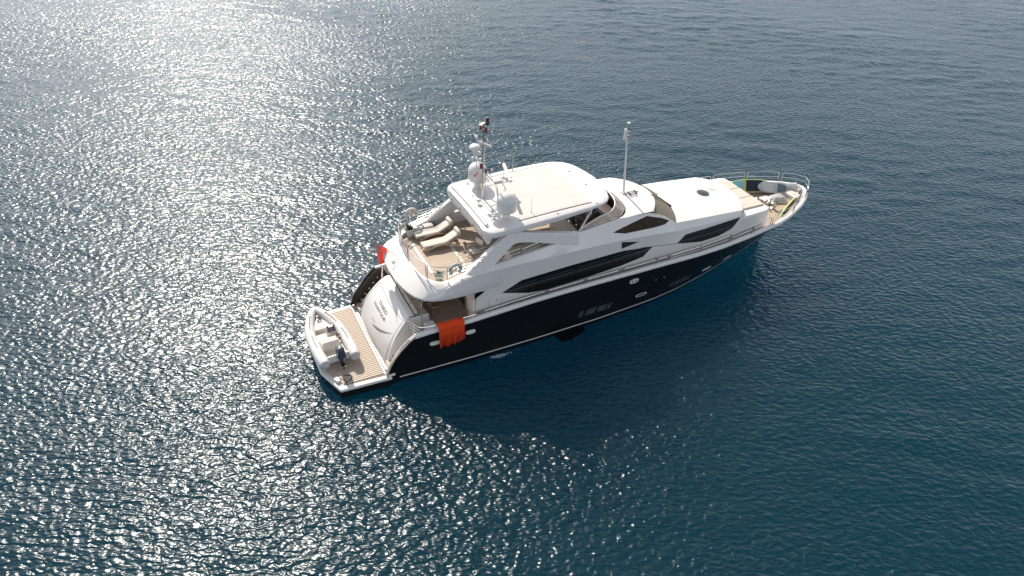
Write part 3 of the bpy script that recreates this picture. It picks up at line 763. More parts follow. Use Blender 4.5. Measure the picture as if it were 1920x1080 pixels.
# stairs down from the flybridge, port quarter
mb = MB(); sw = MB()
for k in range(6):
    a = k / 5; sw.box((6.26 + .012 * k * k, 2.02 - .15 * k, 5.03 - .01 * k), (.36, .15, .05), rz=-.30 + .13 * k); mb.box((6.26 + .012 * k * k, 1.945 - .15 * k, 5.045 - .01 * k), (.36, .024, .05), rz=-.30 + .13 * k)
q = sw.build('stair_tread', 'teakplain', yacht, bevel=.01); mb.build('tread_nosing', 'darkwood', q)
# arches carrying the hardtop
ARCH = [(7.9, 5.46), (8.9, 6.22), (9.51, 6.66), (10.05, 7.05), (10.35, 7.22), (11.0, 7.18), (11.5, 7.04), (12.9, 6.71), (14.4, 6.36), (14.4, 5.75), (13.0, 6.10), (11.5, 6.49), (10.9, 6.60), (10.62, 6.58), (10.27, 6.29), (9.52, 5.66), (9.2, 5.46)]
for s in (1, -1):
    def af(u, v, h): k = min(1, max(0, (u - 10.2) / 2.8)); return (u, s * ((2.99 - .10 * (v - 5.46)) * (1 - k) + (3.185 - .276 * (v - 5.5)) * k - h), v)
    mb = MB(); mb.prism(ARCH, 0, .30, af); mb.build('hardtop_arch', 'white', yacht, bevel=.045, seg=3)
# hardtop
def ht_y(X): return interp([(9.15, 2.42), (9.22, 2.58), (9.35, 2.74), (9.6, 2.86), (10.5, 2.90), (13, 2.90), (15, 2.84), (15.8, 2.72), (16.3, 2.50), (16.6, 2.18), (16.8, 1.7), (16.93, 1.1), (17.0, .4), (17.01, 0.02)], X)
def ht_z(X): return interp([(9.15, 7.46), (9.6, 7.52), (11, 7.58), (13.5, 7.70), (15.5, 7.74), (17, 7.70)], X)
XH = [9.15, 9.22, 9.35, 9.6, 10.2, 11, 12, 13, 14, 15, 15.5, 15.8, 16.05, 16.3, 16.45, 16.6, 16.7, 16.8, 16.87, 16.93, 16.97, 17.0, 17.01]
mb = MB(); rows = []
for X in XH:
    y, z = ht_y(X), ht_z(X); th = interp([(9.15, .34), (11, .34), (13.5, .32), (16, .16), (17, .12)], X)
    half = [(y - .10, z - th), (y - .01, z - th + .04), (y, z - th * .5), (y - .02, z - .035), (y - .07, z), (y * .8, z + .035), (y * .45, z + .06), (0, z + .07)]
    rows.append([(X, a, b) for a, b in half] + [(X, -a, b) for a, b in half[-2::-1]])
mb.grid(rows, closed_v=True); k = len(rows[0]); mb.f.append(tuple(range(k))[::-1]); mb.mi.append(0)
ht = mb.build('hardtop', 'white', yacht, angle=40)
def htop(X, y):
    yy = ht_y(X); a = abs(y); return float(np.interp(a, [0, yy * .45, yy * .8, yy - .07], [ht_z(X) + .07, ht_z(X) + .06, ht_z(X) + .035, ht_z(X)]))
mb = MB(); rows = []
rw = random.Random(3)
for i in range(45):
    X = 11.2 + (15.32 - 11.2) * i / 44; r = []
    for j in range(33):
        y = -2.40 + 4.8 * j / 32; ed = 0 if (i in (0, 44) or j in (0, 32)) else 1
        r.append((X, y, htop(X, y) + .012 + ed * (.012 + .005 * math.sin(j * .95 + .7 * math.sin(i * .35)) + .008 * rw.random())))
    rows.append(r)
mb.grid(rows); sr = mb.build('sunroof', 'canvas', ht, angle=60)
mb = MB()
for s in (1, -1): mb.tube([(X, s * 2.43, htop(X, 2.43) + .008) for X in (11.1, 12, 13, 14, 15.35)], .016, 6)
mb.build('sunroof_gasket', 'dark', sr)
mb = MB(); mb.tube([(9.42, -2.15, 7.60), (9.46, 0, 7.64), (9.42, 2.35, 7.60)], .085, 14); aw = mb.build('awning_roller', 'white', ht)
mb = MB(); mb.tube([(9.56, -2.2, 7.585), (9.60, 0, 7.625), (9.56, 2.4, 7.585)], .018, 6); mb.build('roller_track', 'cream', aw)
mb = MB(); mb.prism([(9.16, 7.30), (9.30, 6.72), (9.42, 6.72), (9.62, 7.20)], -2.55, 2.55, lambda u, v, h: (u, h, v)); am = mb.build('aft_beam', 'white', ht, bevel=.03)
for y in (-2.0, -.9, .9, 2.0): mb = MB(); mb.lathe([(0, .02), (.075, .02), (.09, 0)], (9.235, y, 7.0), 14, 'X', R=Matrix.Scale(-1, 3, V(1, 0, 0))); mb.build('spotlight', 'dark', am)
for s in (1, -1):
    mb = MB(); mb.tube([(15.35, s * 2.55, 7.42), (14.55, s * 2.72, 6.30)], .055, 10); mb.build('hardtop_strut', 'white', yacht)
for x, y in ((10.0, .9), (10.3, -.9), (9.9, -1.75), (16.0, 1.1), (16.1, -.6), (15.6, -2.6), (13.2, -2.66), (13.2, 2.66)):
    mb = MB(); mb.lathe([(0, .03), (.05, .025), (.055, 0)], (x, y, htop(x, y)), 10); mb.build('roof_fitting', 'grey', ht)
# flybridge windscreen
GC = [(14.6, 2.72, 6.28), (15.6, 2.56, 6.28), (16.7, 2.36, 6.26), (17.4, 2.18, 6.25), (17.95, 1.8, 6.27), (18.35, 1.1, 6.3), (18.5, 0, 6.32)]
GC = spline(GC + [(x, -y, z) for x, y, z in GC[-2::-1]], 5)
mb = MB(); TOP = []
for p in GC:
    k = interp([(14.6, .02), (15.2, .22), (16.5, .50), (18.5, .62)], p.x); TOP.append(V(p.x - k * 1.0, p.y * .97, p.z + k * .82))
mb.grid([GC, [a.lerp(b, .5) for a, b in zip(GC, TOP)], TOP]); gw = mb.build('flybridge_windscreen', 'tint', yacht, angle=60)
mb = MB(); mb.tube(TOP, .035, 8); mb.build('windscreen_rail', 'white', gw)
mb = MB(); mb.tube([p + V(0, 0, .01) for p in GC], .03, 6); mb.build('windscreen_gasket', 'grey', gw)
mb = MB()
for i in range(5, len(GC) - 4, 5): mb.tube([GC[i], TOP[i]], .014, 6)
mb.build('windscreen_mullion', 'grey', gw)
# helm, seats, bar under the hardtop
mb = MB(); mb.prism([(16.35, 5.0), (16.35, 5.95), (16.9, 6.2), (17.9, 6.05), (17.9, 5.0)], -1.9, 1.9, lambda u, v, h: (u, h, v)); hc = mb.build('helm_console', 'brown', yacht, bevel=.06, seg=3)
mb = MB(); R = Matrix.Rotation(math.radians(-55), 3, 'Y'); mb.torus((16.3, -.9, 6.0), .2, .022, rot=R, n=24); mb.tube([(16.3, -.9, 6.0), (16.5, -.9, 5.85)], .03, 8); mb.build('helm_wheel', 'steel', hc)
mb = MB()
for y in (-1.3, -.55, .3): mb.box((16.62, y, 6.09), (.36, .55, .03), ry=-.42)
mb.build('instrument_screen', 'glass', hc, bevel=.01)
for y in (-1.55, -.55, .55):
    mb = MB(); mb.lathe([(.22, 0), (.2, .04), (.06, .06), (.06, .5)], (15.65, y, 5.0), 14); pd = mb.build('helm_seat', 'steel', yacht)
    mb = MB(); mb.box((15.65, y, 5.58), (.55, .6, .16)); mb.build('seat', 'brown', pd, bevel=.05, seg=3)
    mb = MB(); mb.box((15.36, y, 5.98), (.16, .58, .75), ry=-.15); mb.build('backrest', 'brown', pd, bevel=.06, seg=3)
mb = MB(); mb.box((14.5, -1.55, 5.42), (.85, 2.3, .82), rz=0.0); wb = mb.build('wet_bar', 'cream', yacht, bevel=.04)
mb = MB(); mb.box((14.5, -1.55, 5.85), (.95, 2.4, .05)); mb.build('bar_top', 'cream', wb, bevel=.015)
mb = MB(); mb.box((13.0, 1.6, 5.25), (3.0, 1.0, .5)); so = mb.build('flybridge_sofa', 'cream', yacht, bevel=.04)
for k in range(3):
    mb = MB(); mb.box((12.0 + k, 1.6, 5.56), (.95, .9, .14)); mb.build('seat_cushion', 'beige', so, bevel=.04, seg=3)
    mb = MB(); mb.box((12.0 + k, 2.14, 5.75), (.95, .18, .5)); mb.build('back_cushion', 'beige', so, bevel=.05, seg=3)
mb = MB(); mb.box((11.6, -2.15, 5.3), (1.9, .8, .62)); sl_ = mb.build('side_locker', 'cream', yacht, bevel=.05, seg=3)
mb = MB(); mb.box((12.6, -2.3, 5.32), (.7, .5, .62)); mb.build('drinks_fridge', 'darkwood', yacht, bevel=.02)
mb = MB(); mb.box((11.6, -2.15, 5.64), (1.8, .74, .08)); mb.build('locker_cushion', 'cushion', sl_, bevel=.03, seg=2)
mb = MB(); mb.box((12.6, .1, 5.62), (1.3, .8, .06)); mb.tube([(12.6, .1, 5.0), (12.6, .1, 5.6)], .06, 10); mb.build('flybridge_table', 'teakplain', yacht, bevel=.015)
# ------------------------------------------------------------------ rails
def hoop(pts, h, bars=(.5,), r=.02, name='guard_rail', parent=yacht, end=(True, True), out=0.):
    """one rail section: rounded top tube with end posts and lower bars; pts run along the base"""
    pts = [Vector(p) for p in pts]; hh = h if isinstance(h, (list, tuple)) else [h] * len(pts)
    top = [p + V(0, 0, q) for p, q in zip(pts, hh)]; mb = MB()
    t0 = (top[1] - top[0]).normalized(); t1 = (top[-1] - top[-2]).normalized(); c = .09
    path = ([pts[0], top[0] - V(0, 0, c), top[0] + t0 * c * .3 - V(0, 0, c * .3), top[0] + t0 * c] if end[0] else [top[0]]) + top[1:-1] + ([top[-1] - t1 * c, top[-1] - t1 * c * .3 - V(0, 0, c * .3), top[-1] - V(0, 0, c), pts[-1]] if end[1] else [top[-1]])
    mb.tube(path, r, 8)
    for b in bars: mb.tube([p + V(0, 0, q * b) for p, q in zip(pts, hh)], r * .72, 6)
    return mb.build(name, 'steel', parent)
def rim_seg(a, b, s, n=8, off=.08):
    P = rail_pts(off, .15, 4.97, 34.12, 240); out = []
    for k in range(n + 1):
        X = a + (b - a) * k / n; p = min(P, key=lambda q: abs(q.x - X)); out.append(V(p.x, s * p.y, p.z))
    return out
def rail_h(X): return interp([(8, .24), (17, .30), (20, .34), (23, .46), (25.5, .56), (28, .66), (33, .70)], X)
ST = [8.6, 12.4, 14.85, 17.2, 19.55, 20.4, 22.7, 24.95, 26.95, 28.6, 31.0, 33.1]
for s in (1, -1):
    for a, b in zip(ST, ST[1:]):
        if s < 0 and a == 28.6: b_ = 30.9
        P = rim_seg(a + .12, b - .12, s); hoop(P, [rail_h(p.x) for p in P], (.52,) if a > 20 else (), .021 if a > 20 else .016)
P = rim_seg(33.2, 34.08, 1, 5) ; P = [p for p in P]; Q = [V(p.x, -p.y, p.z) for p in P[::-1]]
hoop(P + [V(34.16, 0, P[-1].z)] + Q, .70, (.52,), .021, 'pulpit_rail')
# flybridge rails
def lipseg(a, b, n=8):
    """indices along the apron lip (0 port end .. len-1 starboard end)"""
    m = len(L2) - 1; out = []
    for k in range(n + 1):
        f = (a + (b - a) * k / n) * m; i = min(int(f), m - 1); out.append(L2[i].lerp(L2[i + 1], f - i) + (V(7.3, 0, L2[i].z) - L2[i]).normalized() * .06)
    return out
for a, b in ((.19, .305), (.315, .385), (.395, .515), (.525, .655), (.665, .775)):
    P = lipseg(a, b); z0 = max(p.z for p in P); hoop(P, [z0 + .88 - p.z for p in P], (.28, .52, .76), .022, 'flybridge_rail')
P = [V(6.95, s_, 5.26) for s_ in (-2.78,)]
for s in (1, -1):
    B = [V(7.0, s * 2.78, 5.28), V(7.5, s * 2.83, 5.44), V(8.2, s * 2.86, 5.62), V(8.9, s * 2.84, 6.0 if s < 0 else 6.0)]
    mb = MB(); top = [V(7.0, s * 2.78, 6.14), V(7.5, s * 2.83, 6.18), V(8.2, s * 2.86, 6.22), V(9.0, s * 2.86, 6.28)]
    mb.tube([B[0]] + [B[0].lerp(top[0], .9)] + [top[0] + V(.08, 0, 0)] + top[1:], .022, 8)
    for q in (.28, .52, .76): mb.tube([b.lerp(t, q) for b, t in zip(B, top)], .015, 6)
    mb.build('flybridge_rail', 'steel', yacht)
hoop([V(8.15, -1.45, 5.0), V(8.7, -1.38, 5.0), V(9.3, -1.28, 5.0), V(9.9, -1.2, 5.0)], .85, (.3, .55, .78), .02, 'stairwell_rail')
for s in (1, -1):
    hoop([V(9.95, s * 2.86, 5.62), V(10.6, s * 2.84, 5.70), V(11.05, s * 2.83, 5.74)], .5, (.5,), .02, 'side_opening_rail'); hoop([V(11.15, s * 2.83, 5.75), V(12.0, s * 2.82, 5.88), V(12.7, s * 2.82, 5.98)], .42, (.5,), .02, 'side_opening_rail')
mb = MB(); mb.tube([(33.9, 0, 4.3), (33.92, 0, 5.25)], .012, 6); mb.build('jack_staff', 'grey', yacht)
# ------------------------------------------------------------------ hardtop gear
def dome(x, y, r, h, name):
    z = htop(x, y); mb = MB()
    mb.lathe([(r * .42, 0), (r * .40, .26), (r * .60, .34), (r * .9, .40)], (x, y, z), 28); base = mb.build(name, 'white', yacht)
    mb = MB(); prof = [(r * .78, .38), (r * .95, .42), (r, .50), (r, h - r)]
    prof += [(r * math.cos(a), h - r + r * math.sin(a)) for a in [PI / 2 * k / 10 for k in range(1, 11)]]
    mb.lathe(prof, (x, y, z), 32); d = mb.build('radome', 'domewhite', base, angle=50)
    mb = MB(); mb.lathe([(r * .985, .47), (r * 1.008, .48), (r * 1.008, .50), (r * .99, .51)], (x, y, z), 32); mb.build('seam_ring', 'pot', d)
    return d, z
d1, zd = dome(10.67, 1.80, .52, 1.42, 'satellite_dome')
d2, zd2 = dome(10.67, -1.80, .52, 1.42, 'satellite_dome')
def decal(poly, x, y, r, z0, ang0, parent):
    mb = MB(); n = len(poly); vs = []
    for u, v in poly:
        zr_ = z0 + v; rr = (r if zr_ < zd + .89 else math.sqrt(max(.01, r * r - (zr_ - zd - .89) ** 2))) + .012
        a = ang0 + u / r; vs.append((x + rr * math.cos(a), y + rr * math.sin(a), zr_ + (.008 if zr_ > zd + .89 else 0)))
    mb.add(vs, [tuple(range(n))]); return mb.build('red_emblem', 'redpaint', parent)
az = math.atan2(-30.4 - 1.8, -3.75 - 10.67)
for poly in ([(-.17, -.17), (-.10, -.02), (-.04, .00), (.02, -.10), (-.03, -.17)], [(-.06, .01), (.0, .06), (.05, .01), (.035, -.07), (.0, -.04)], [(.03, .06), (.14, .25), (.07, .04), (.045, .0)]):
    decal(poly, 10.67, 1.80, .52, zd + 1.0, az - .08, d1)
# radar gantry with the open-array scanner
zr = ht_z(10.8) + .06
mb = MB()
for y in (1.15, -.80): mb.tube(spline([(10.62, y, zr), (10.66, y, zr + .45), (10.75, y * .72 + .05, zr + .82), (10.85, y * .35 + .12, zr + .9)], 5), .045, 10); mb.lathe([(0, .03), (.09, .03), (.1, 0)], (10.62, y, zr), 12)
mb.tube(spline([(11.6, .25, zr), (11.55, .25, zr + .5), (11.3, .22, zr + .88)], 5), .04, 8)
for y in (.02, .48): mb.tube([(10.35, y, zr + .9), (12.0, y, zr + .92)], .035, 8)
for x in (10.4, 10.8, 11.3, 11.95): mb.tube([(x, .02, zr + .91), (x, .48, zr + .91)], .03, 8)
gan = mb.build('radar_gantry', 'steel', yacht)
mb = MB(); mb.box((11.72, .25, zr + 1.02), (.36, .34, .2)); mb.lathe([(.09, 0), (.09, .12)], (11.72, .25, zr + 1.1), 12); rb = mb.build('scanner_pedestal', 'white', gan, bevel=.03)
mb = MB(); mb.box((11.72, .35, zr + 1.27), (.17, 2.05, .16), rz=-.27); mb.build('radar_scanner', 'domewhite', rb, bevel=.05, seg=3)
mb = MB(); mb.box((11.08, .25, zr + .98), (.5, .4, .14)); mb.build('junction_box', 'white', gan, bevel=.03)
# light mast
mx_, my_ = 10.36, .42
mb = MB(); mb.tube([(mx_, my_, zr), (mx_, my_, zr + 4.2)], [.05, .034], 10); mb.tube([(mx_ + .04, my_, zr + 2.9), (mx_ + .05, my_, zr + 1.75), (mx_ + .35, my_ - .35, zr + 1.35)], .03, 8); mb.tube([(mx_, my_, zr + 1.95), (mx_ - .02, my_ - .2, zr + 1.6), (mx_ + .3, my_ - .55, zr + 1.25)], .035, 8)
lm = mb.build('light_mast', 'steel', yacht)
def nav_light(x, y, z, m='redlamp', h=.22):
    mb = MB(); mb.lathe([(0, 0), (.085, 0), (.085, .03), (.06, .035)], (x, y, z), 14); mb.lathe([(.05, h - .03), (.09, h - .03), (.08, h), (0, h + .01)], (x, y, z), 14); b = mb.build('signal_light', 'dark', lm)
    mb = MB(); mb.lathe([(.072, .03), (.072, h - .03)], (x, y, z), 16); mb.build('lamp_lens', m, b); return b
nav_light(mx_ - .09, my_ + .12, zr + 3.88); nav_light(mx_ + .09, my_ - .10, zr + 3.76)
nav_light(mx_ - .06, my_ + .10, zr + 1.72); nav_light(mx_ + .12, my_ - .10, zr + 1.52)
mb = MB(); mb.lathe([(0, 0), (.12, .0), (.085, .10), (.08, .34), (.1, .38), (0, .41)], (mx_ + .22, my_ + .02, zr + 4.1), 16); mb.build('anchor_light', 'dark', lm)
mb = MB(); mb.box((mx_ - .05, my_ + .05, zr + 4.16), (.42, .16, .05), rz=.6); mb.box((mx_ + .08, my_ - .06, zr + 3.92), (.3, .1, .03), rz=-.6); mb.build('light_bracket', 'cream', lm)
mb = MB(); mb.box((mx_ + .02, my_ - .02, zr + 3.12), (.85, .09, .11), rz=-.85, ry=.22); mb.lathe([(0, .0), (.08, .02), (.1, .1), (.07, .19), (0, .22)], (mx_ - .24, my_ + .3, zr + 3.26), 14); mb.build('wind_sensor', 'domewhite', lm, bevel=.015)
mb = MB(); mb.tube([(mx_, my_, zr + 2.45), (mx_ - .2, my_ + .2, zr + 2.45), (mx_ - .3, my_ + .34, zr + 2.45)], .02, 6); mb.lathe([(0, 0), (.22, .0), (.22, .035), (0, .035)], (mx_ - .22, my_ + .3, zr + 2.5), 18); ar = mb.build('mast_arm', 'domewhite', lm)
mb = MB(); r_ = .30; mb.lathe([(r_ * .8, 0), (r_, .06)] + [(r_ * math.cos(a), .1 + .2 * math.sin(a)) for a in [PI / 2 * k / 8 for k in range(9)]], (mx_ - .3, my_ + .38, zr + 2.68), 22); mb.build('compass_dome', 'domewhite', ar)
mb = MB()
for dx, dy, z, h in ((-.38, .5, 1.95, .28), (-.2, .42, 2.0, .22), (-.05, .22, 2.02, .2)): mb.lathe([(0, 0), (.09, .01), (.1, h * .6), (.06, h), (0, h)], (mx_ + dx, my_ + dy, zr + z), 12)
mb.tube([(mx_, my_, zr + 2.0), (mx_ - .42, my_ + .5, zr + 1.98)], .02, 6); mb.tube([(mx_ - .2, my_ + .42, zr + 2.0), (mx_ - .2, my_ + .42, zr + .02)], .022, 6)
for x, y in ((-.5, .62), (-.3, .2), (-.1, .6)): mb.tube([(mx_ + x, my_ + y, zr + 1.3), (mx_ + x, my_ + y, zr + 2.35)], .008, 5)
mb.build('aerial_cluster', 'domewhite', lm)
for x, y, h in ((11.9, 1.15, 1.55), (12.0, -2.0, .9), (13.2, 2.6, 1.0)):
    mb = MB(); z = htop(x, y); mb.tube([(x, y, z), (x, y, z + h)], [.016, .007], 6); mb.lathe([(.035, 0), (.03, .1)], (x, y, z), 8); mb.build('whip_aerial', 'domewhite', yacht)
for x, y, r, h in ((9.92, -.02, .14, .3), (10.3, 2.35, .09, .12), (10.15, -1.25, .12, .22), (10.05, -1.62, .10, .16)):
    mb = MB(); z = htop(x, y); mb.lathe([(.03, 0), (.025, h * .55), (r * .9, h * .6), (r, h * .75), (r * .6, h * .97), (0, h)], (x, y, z), 18); mb.build('antenna', 'domewhite', yacht)
# ------------------------------------------------------------------ foredeck gear
mb = MB(); mb.box((31.4, .35, deck_z(31.4) + .12), (.7, .9, .2)); wl = mb.build('windlass_base', 'white', yacht, bevel=.06)
for x, y, r in ((30.2, .85, .10), (30.55, .45, .13), (30.9, -.05, .11), (31.1, -.55, .14), (31.35, .0, .10), (30.75, -.35, .08)):
    mb = MB(); z = deck_z(x) + .05; mb.lathe([(r * 1.1, 0), (r * 1.1, .05), (r * .6, .09), (r * .55, .26), (r, .34), (r, .40), (r * .4, .45), (0, .46)], (x, y, z), 18); mb.build('windlass', 'steel', yacht)
mb = MB()
for a, b in (((30.4, .6), (32.6, .2)), ((31.1, -.4), (32.7, -.15))):
    for k in range(14):
        t = k / 13; mb.torus((a[0] + (b[0] - a[0]) * t, a[1] + (b[1] - a[1]) * t, deck_z(31) + .10), .06, .018, axis='Z' if k % 2 else 'Y', n=10, m=5)
mb.build('anchor_chain', 'steel', yacht)
mb = MB(); mb.prism([(32.95, -.6), (33.6, -.4), (33.8, 0), (33.6, .4), (32.95, .6)], 3.0, 3.36, lambda u, v, h: (u, v, h)); bw_ = mb.build('bow_locker', 'white', yacht, bevel=.06, seg=3)
mb = MB(); mb.box((33.25, .05, 3.375), (.4, .5, .03)); mb.build('locker_hatch', 'cream', bw_, bevel=.012)
mb = MB(); mb.tube([(33.3, .75, 3.62), (33.9, .42, 3.70)], .12, 12); mb.tube([(33.6, -.1, 3.55), (34.1, .0, 3.62)], .10, 10); mb.build('anchor_roller', 'domewhite', yacht)
mb = MB()
for s in (1,-1):
    mb = MB()
    for q in (0, .2): mb.lathe([(0, .2), (.06, .2), (.06, .16), (.035, .14), (.04, 0)], (29.2 + q, s * (lerp(BD, 29.2) - .4), deck_z(29.2) + .05), 10)
    mb.build('bollard', 'steel', yacht)
# ------------------------------------------------------------------ the tender on the platform
ten = thing('inflatable_tender', 'white inflatable tender with a navy outboard engine, lying across the slatted stern platform', 'inflatable boat', (1.32, .22, .645), math.radians(93))
# local axes: +X towards its bow, Y across
CL = [(-1.95, .80), (-1.2, .84), (-.4, .84), (.4, .80), (1.1, .68), (1.75, .45), (2.15, .24), (2.38, .0)]
P = [V(x, y, .56 + .18 * max(0, (x - .2) / 2.2) ** 1.6) for x, y in CL]
P = spline(P + [V(p.x, -p.y, p.z) for p in P[-2::-1]], 5)
rad = [interp([(-2.0, .26), (-1.6, .29), (.8, .275), (2.4, .23)], p.x) for p in P]
mb = MB(); mb.tube(P, rad, 16); tb = mb.build('buoyancy_tube', 'pvc', ten, angle=60)
for s in (1, -1):
    mb = MB(); mb.lathe([(.262, 0), (.25, -.08), (.15, -.16), (0, -.19)], (0, 0, 0), 16, 'X'); 
    mb.v = [(x - 1.95, y + s * .80, z + .56) for x, y, z in mb.v]; mb.build('tube_end_cap', 'greytrim', tb)
    mb = MB(); mb.tube([p + V(0, (1 if p.y > 0 else -1) * rad[i] * .96, -.04) for i, p in enumerate(P) if p.y * s > .18], .028, 6); mb.build('rubbing_strake', 'greytrim', tb)
    for x0 in (.85, -.75):                             # grab line stitched along the top of the tube
        pts = []
        for k in range(13):
            x = x0 + .95 * (k / 12); i = min(range(len(P)), key=lambda i: abs(P[i].x - x) + (0 if P[i].y * s > 0 else 9)); p = P[i]
            pts.append(V(x, s * abs(interp([(-2, .8), (-.4, .84), (.4, .80), (1.1, .68), (1.75, .45), (2.15, .24)], x)), p.z + rad[i] + (.035 if k % 3 else -.0) + .004))
        mb = MB(); mb.tube(pts, .02, 6)
        for k in range(0, 13, 3): mb.box(pts[k], (.13, .09, .025))
        mb.build('grab_line', 'grey', tb)
mb = MB(); rows = []
for x, w, zk in ((-1.75, .66, .10), (-.8, .68, .06), (.3, .64, .04), (1.1, .52, .08), (1.7, .30, .25), (2.1, .05, .5)):
    rows.append([(x, -w, .55), (x, -w * .9, .34), (x, 0, zk), (x, w * .9, .34), (x, w, .55)])
mb.grid(rows); mb.build('hull', 'white', ten)
mb = MB(); mb.prism([(-1.72, -.62), (.9, -.60), (1.6, -.34), (1.6, .34), (.9, .60), (-1.72, .62)], .34, .38, lambda u, v, h: (u, v, h)); mb.build('tender_floor', 'cream', ten)
mb = MB(); mb.prism([(.88, -.56), (1.55, -.36), (1.85, -.16), (1.85, .16), (1.55, .36), (.88, .56)], .38, .60, lambda u, v, h: (u, v, h)); mb.build('bow_locker', 'white', ten, bevel=.03)
mb = MB(); mb.box((-.55, .1, .53), (.75, .95, .32)); se = mb.build('helm_bench', 'white', ten, bevel=.04)
mb = MB(); mb.box((-.50, .1, .73), (.62, .92, .12)); mb.build('bench_cushion', 'mattress', se, bevel=.05, seg=3)
mb = MB(); mb.box((-.9, .1, .86), (.1, .9, .42)); mb.build('bench_backrest', 'mattress', se, bevel=.04, seg=3)
mb = MB(); mb.prism([(.18, .38), (.18, .80), (.34, .98), (.62, .90), (.66, .38)], -.52, -.02, lambda u, v, h: (u, h, v)); co = mb.build('steering_console', 'pvc', ten, bevel=.03)
mb = MB(); mb.box((.25, -.27, .885), (.26, .46, .02), ry=-.84); mb.build('dashboard', 'grey', co)
mb = MB(); R = Matrix.Rotation(math.radians(-40), 3, 'Y'); mb.torus((.12, -.27, .93), .165, .02, rot=R, n=24)
for a in (0, 2.1, 4.2): mb.tube([V(.12, -.27, .93), V(.12, -.27, .93) + R @ V(.16 * math.cos(a), .16 * math.sin(a), 0)], .014, 6)
mb.build('steering_wheel', 'dark', co)
mb = MB()
for y in (-.45, -.12): mb.lathe([(0, .06), (.05, .05), (.055, 0)], (.40, y, .98), 12)
mb.tube([(.42, -.5, .95), (.45, -.5, 1.12), (.45, -.05, 1.12), (.42, -.05, .95)], .014, 6); mb.build('console_rail', 'dark', co)
mb = MB(); mb.box((-.28, -.5, .62), (.12, .06, .2)); mb.box((-.1, -.55, .7), (.08, .05, .12)); mb.build('throttle_lever', 'dark', co)
mb = MB(); mb.box((-1.68, 0, .52), (.10, 1.18, .42)); mb.build('transom_board', 'white', ten, bevel=.03)
mb = MB()
mb.tube([(1.95, 0, .95), (1.75, .12, .80), (1.6, -.1, .64), (1.8, 0, .62)], .02, 6); mb.torus((1.55, .0, .63), .12, .02, n=16, m=6); mb.build('painter_rope', 'dark', ten)
eng = MB(); eng.box((-1.92, -.08, 1.05), (.60, .46, .64), ry=.12, taper=.78); mo = eng.build('outboard_engine', 'navy', ten, bevel=.09, seg=4)
mb = MB(); mb.box((-1.88, -.08, 1.374), (.2, .1, .006), ry=.12); mb.build('cowl_decal', 'whiteflag', mo)
mb = MB(); mb.prism([(-1.80, .78), (-2.02, .78), (-2.12, .30), (-2.10, .10), (-1.96, .10), (-1.92, .35)], -.055, .055, lambda u, v, h: (u, h - .08, v)); mb.box((-2.06, -.08, .34), (.36, .22, .025)); mb.lathe([(0, -.12), (.06, -.1), (.07, .14), (.03, .2)], (-2.14, -.08, .2), 10, 'X')
mb.build('engine_leg', 'dark', mo, bevel=.012)
mb = MB()
for k in range(3):
    a = k * 2.1 + .3; mb.box((-2.22, -.08 + .1 * math.cos(a), .2 + .1 * math.sin(a)), (.03, .15, .10), rx=a)
mb.build('propeller', 'steel', mo, bevel=.008)
# chocks and line on the platform by the engine
ch = MB(); ch.box((.98, -2.62, .72), (.22, .34, .14), rz=.3); o = ch.build('boat_chock', 'pvc', bevel=.03); tag(o, 'small white rubber chock on the platform under the outboard propeller', 'boat chock')
ch = MB(); ch.tube(spline([(1.1, -2.45, .66), (1.35, -2.75, .66), (1.25, -2.95, .66), (1.55, -2.85, .66), (1.75, -2.55, .66), (1.4, -2.35, .66)], 5), .022, 6); o = ch.build('coiled_rope', 'dark'); tag(o, 'short dark rope left loose on the slatted stern platform', 'rope')
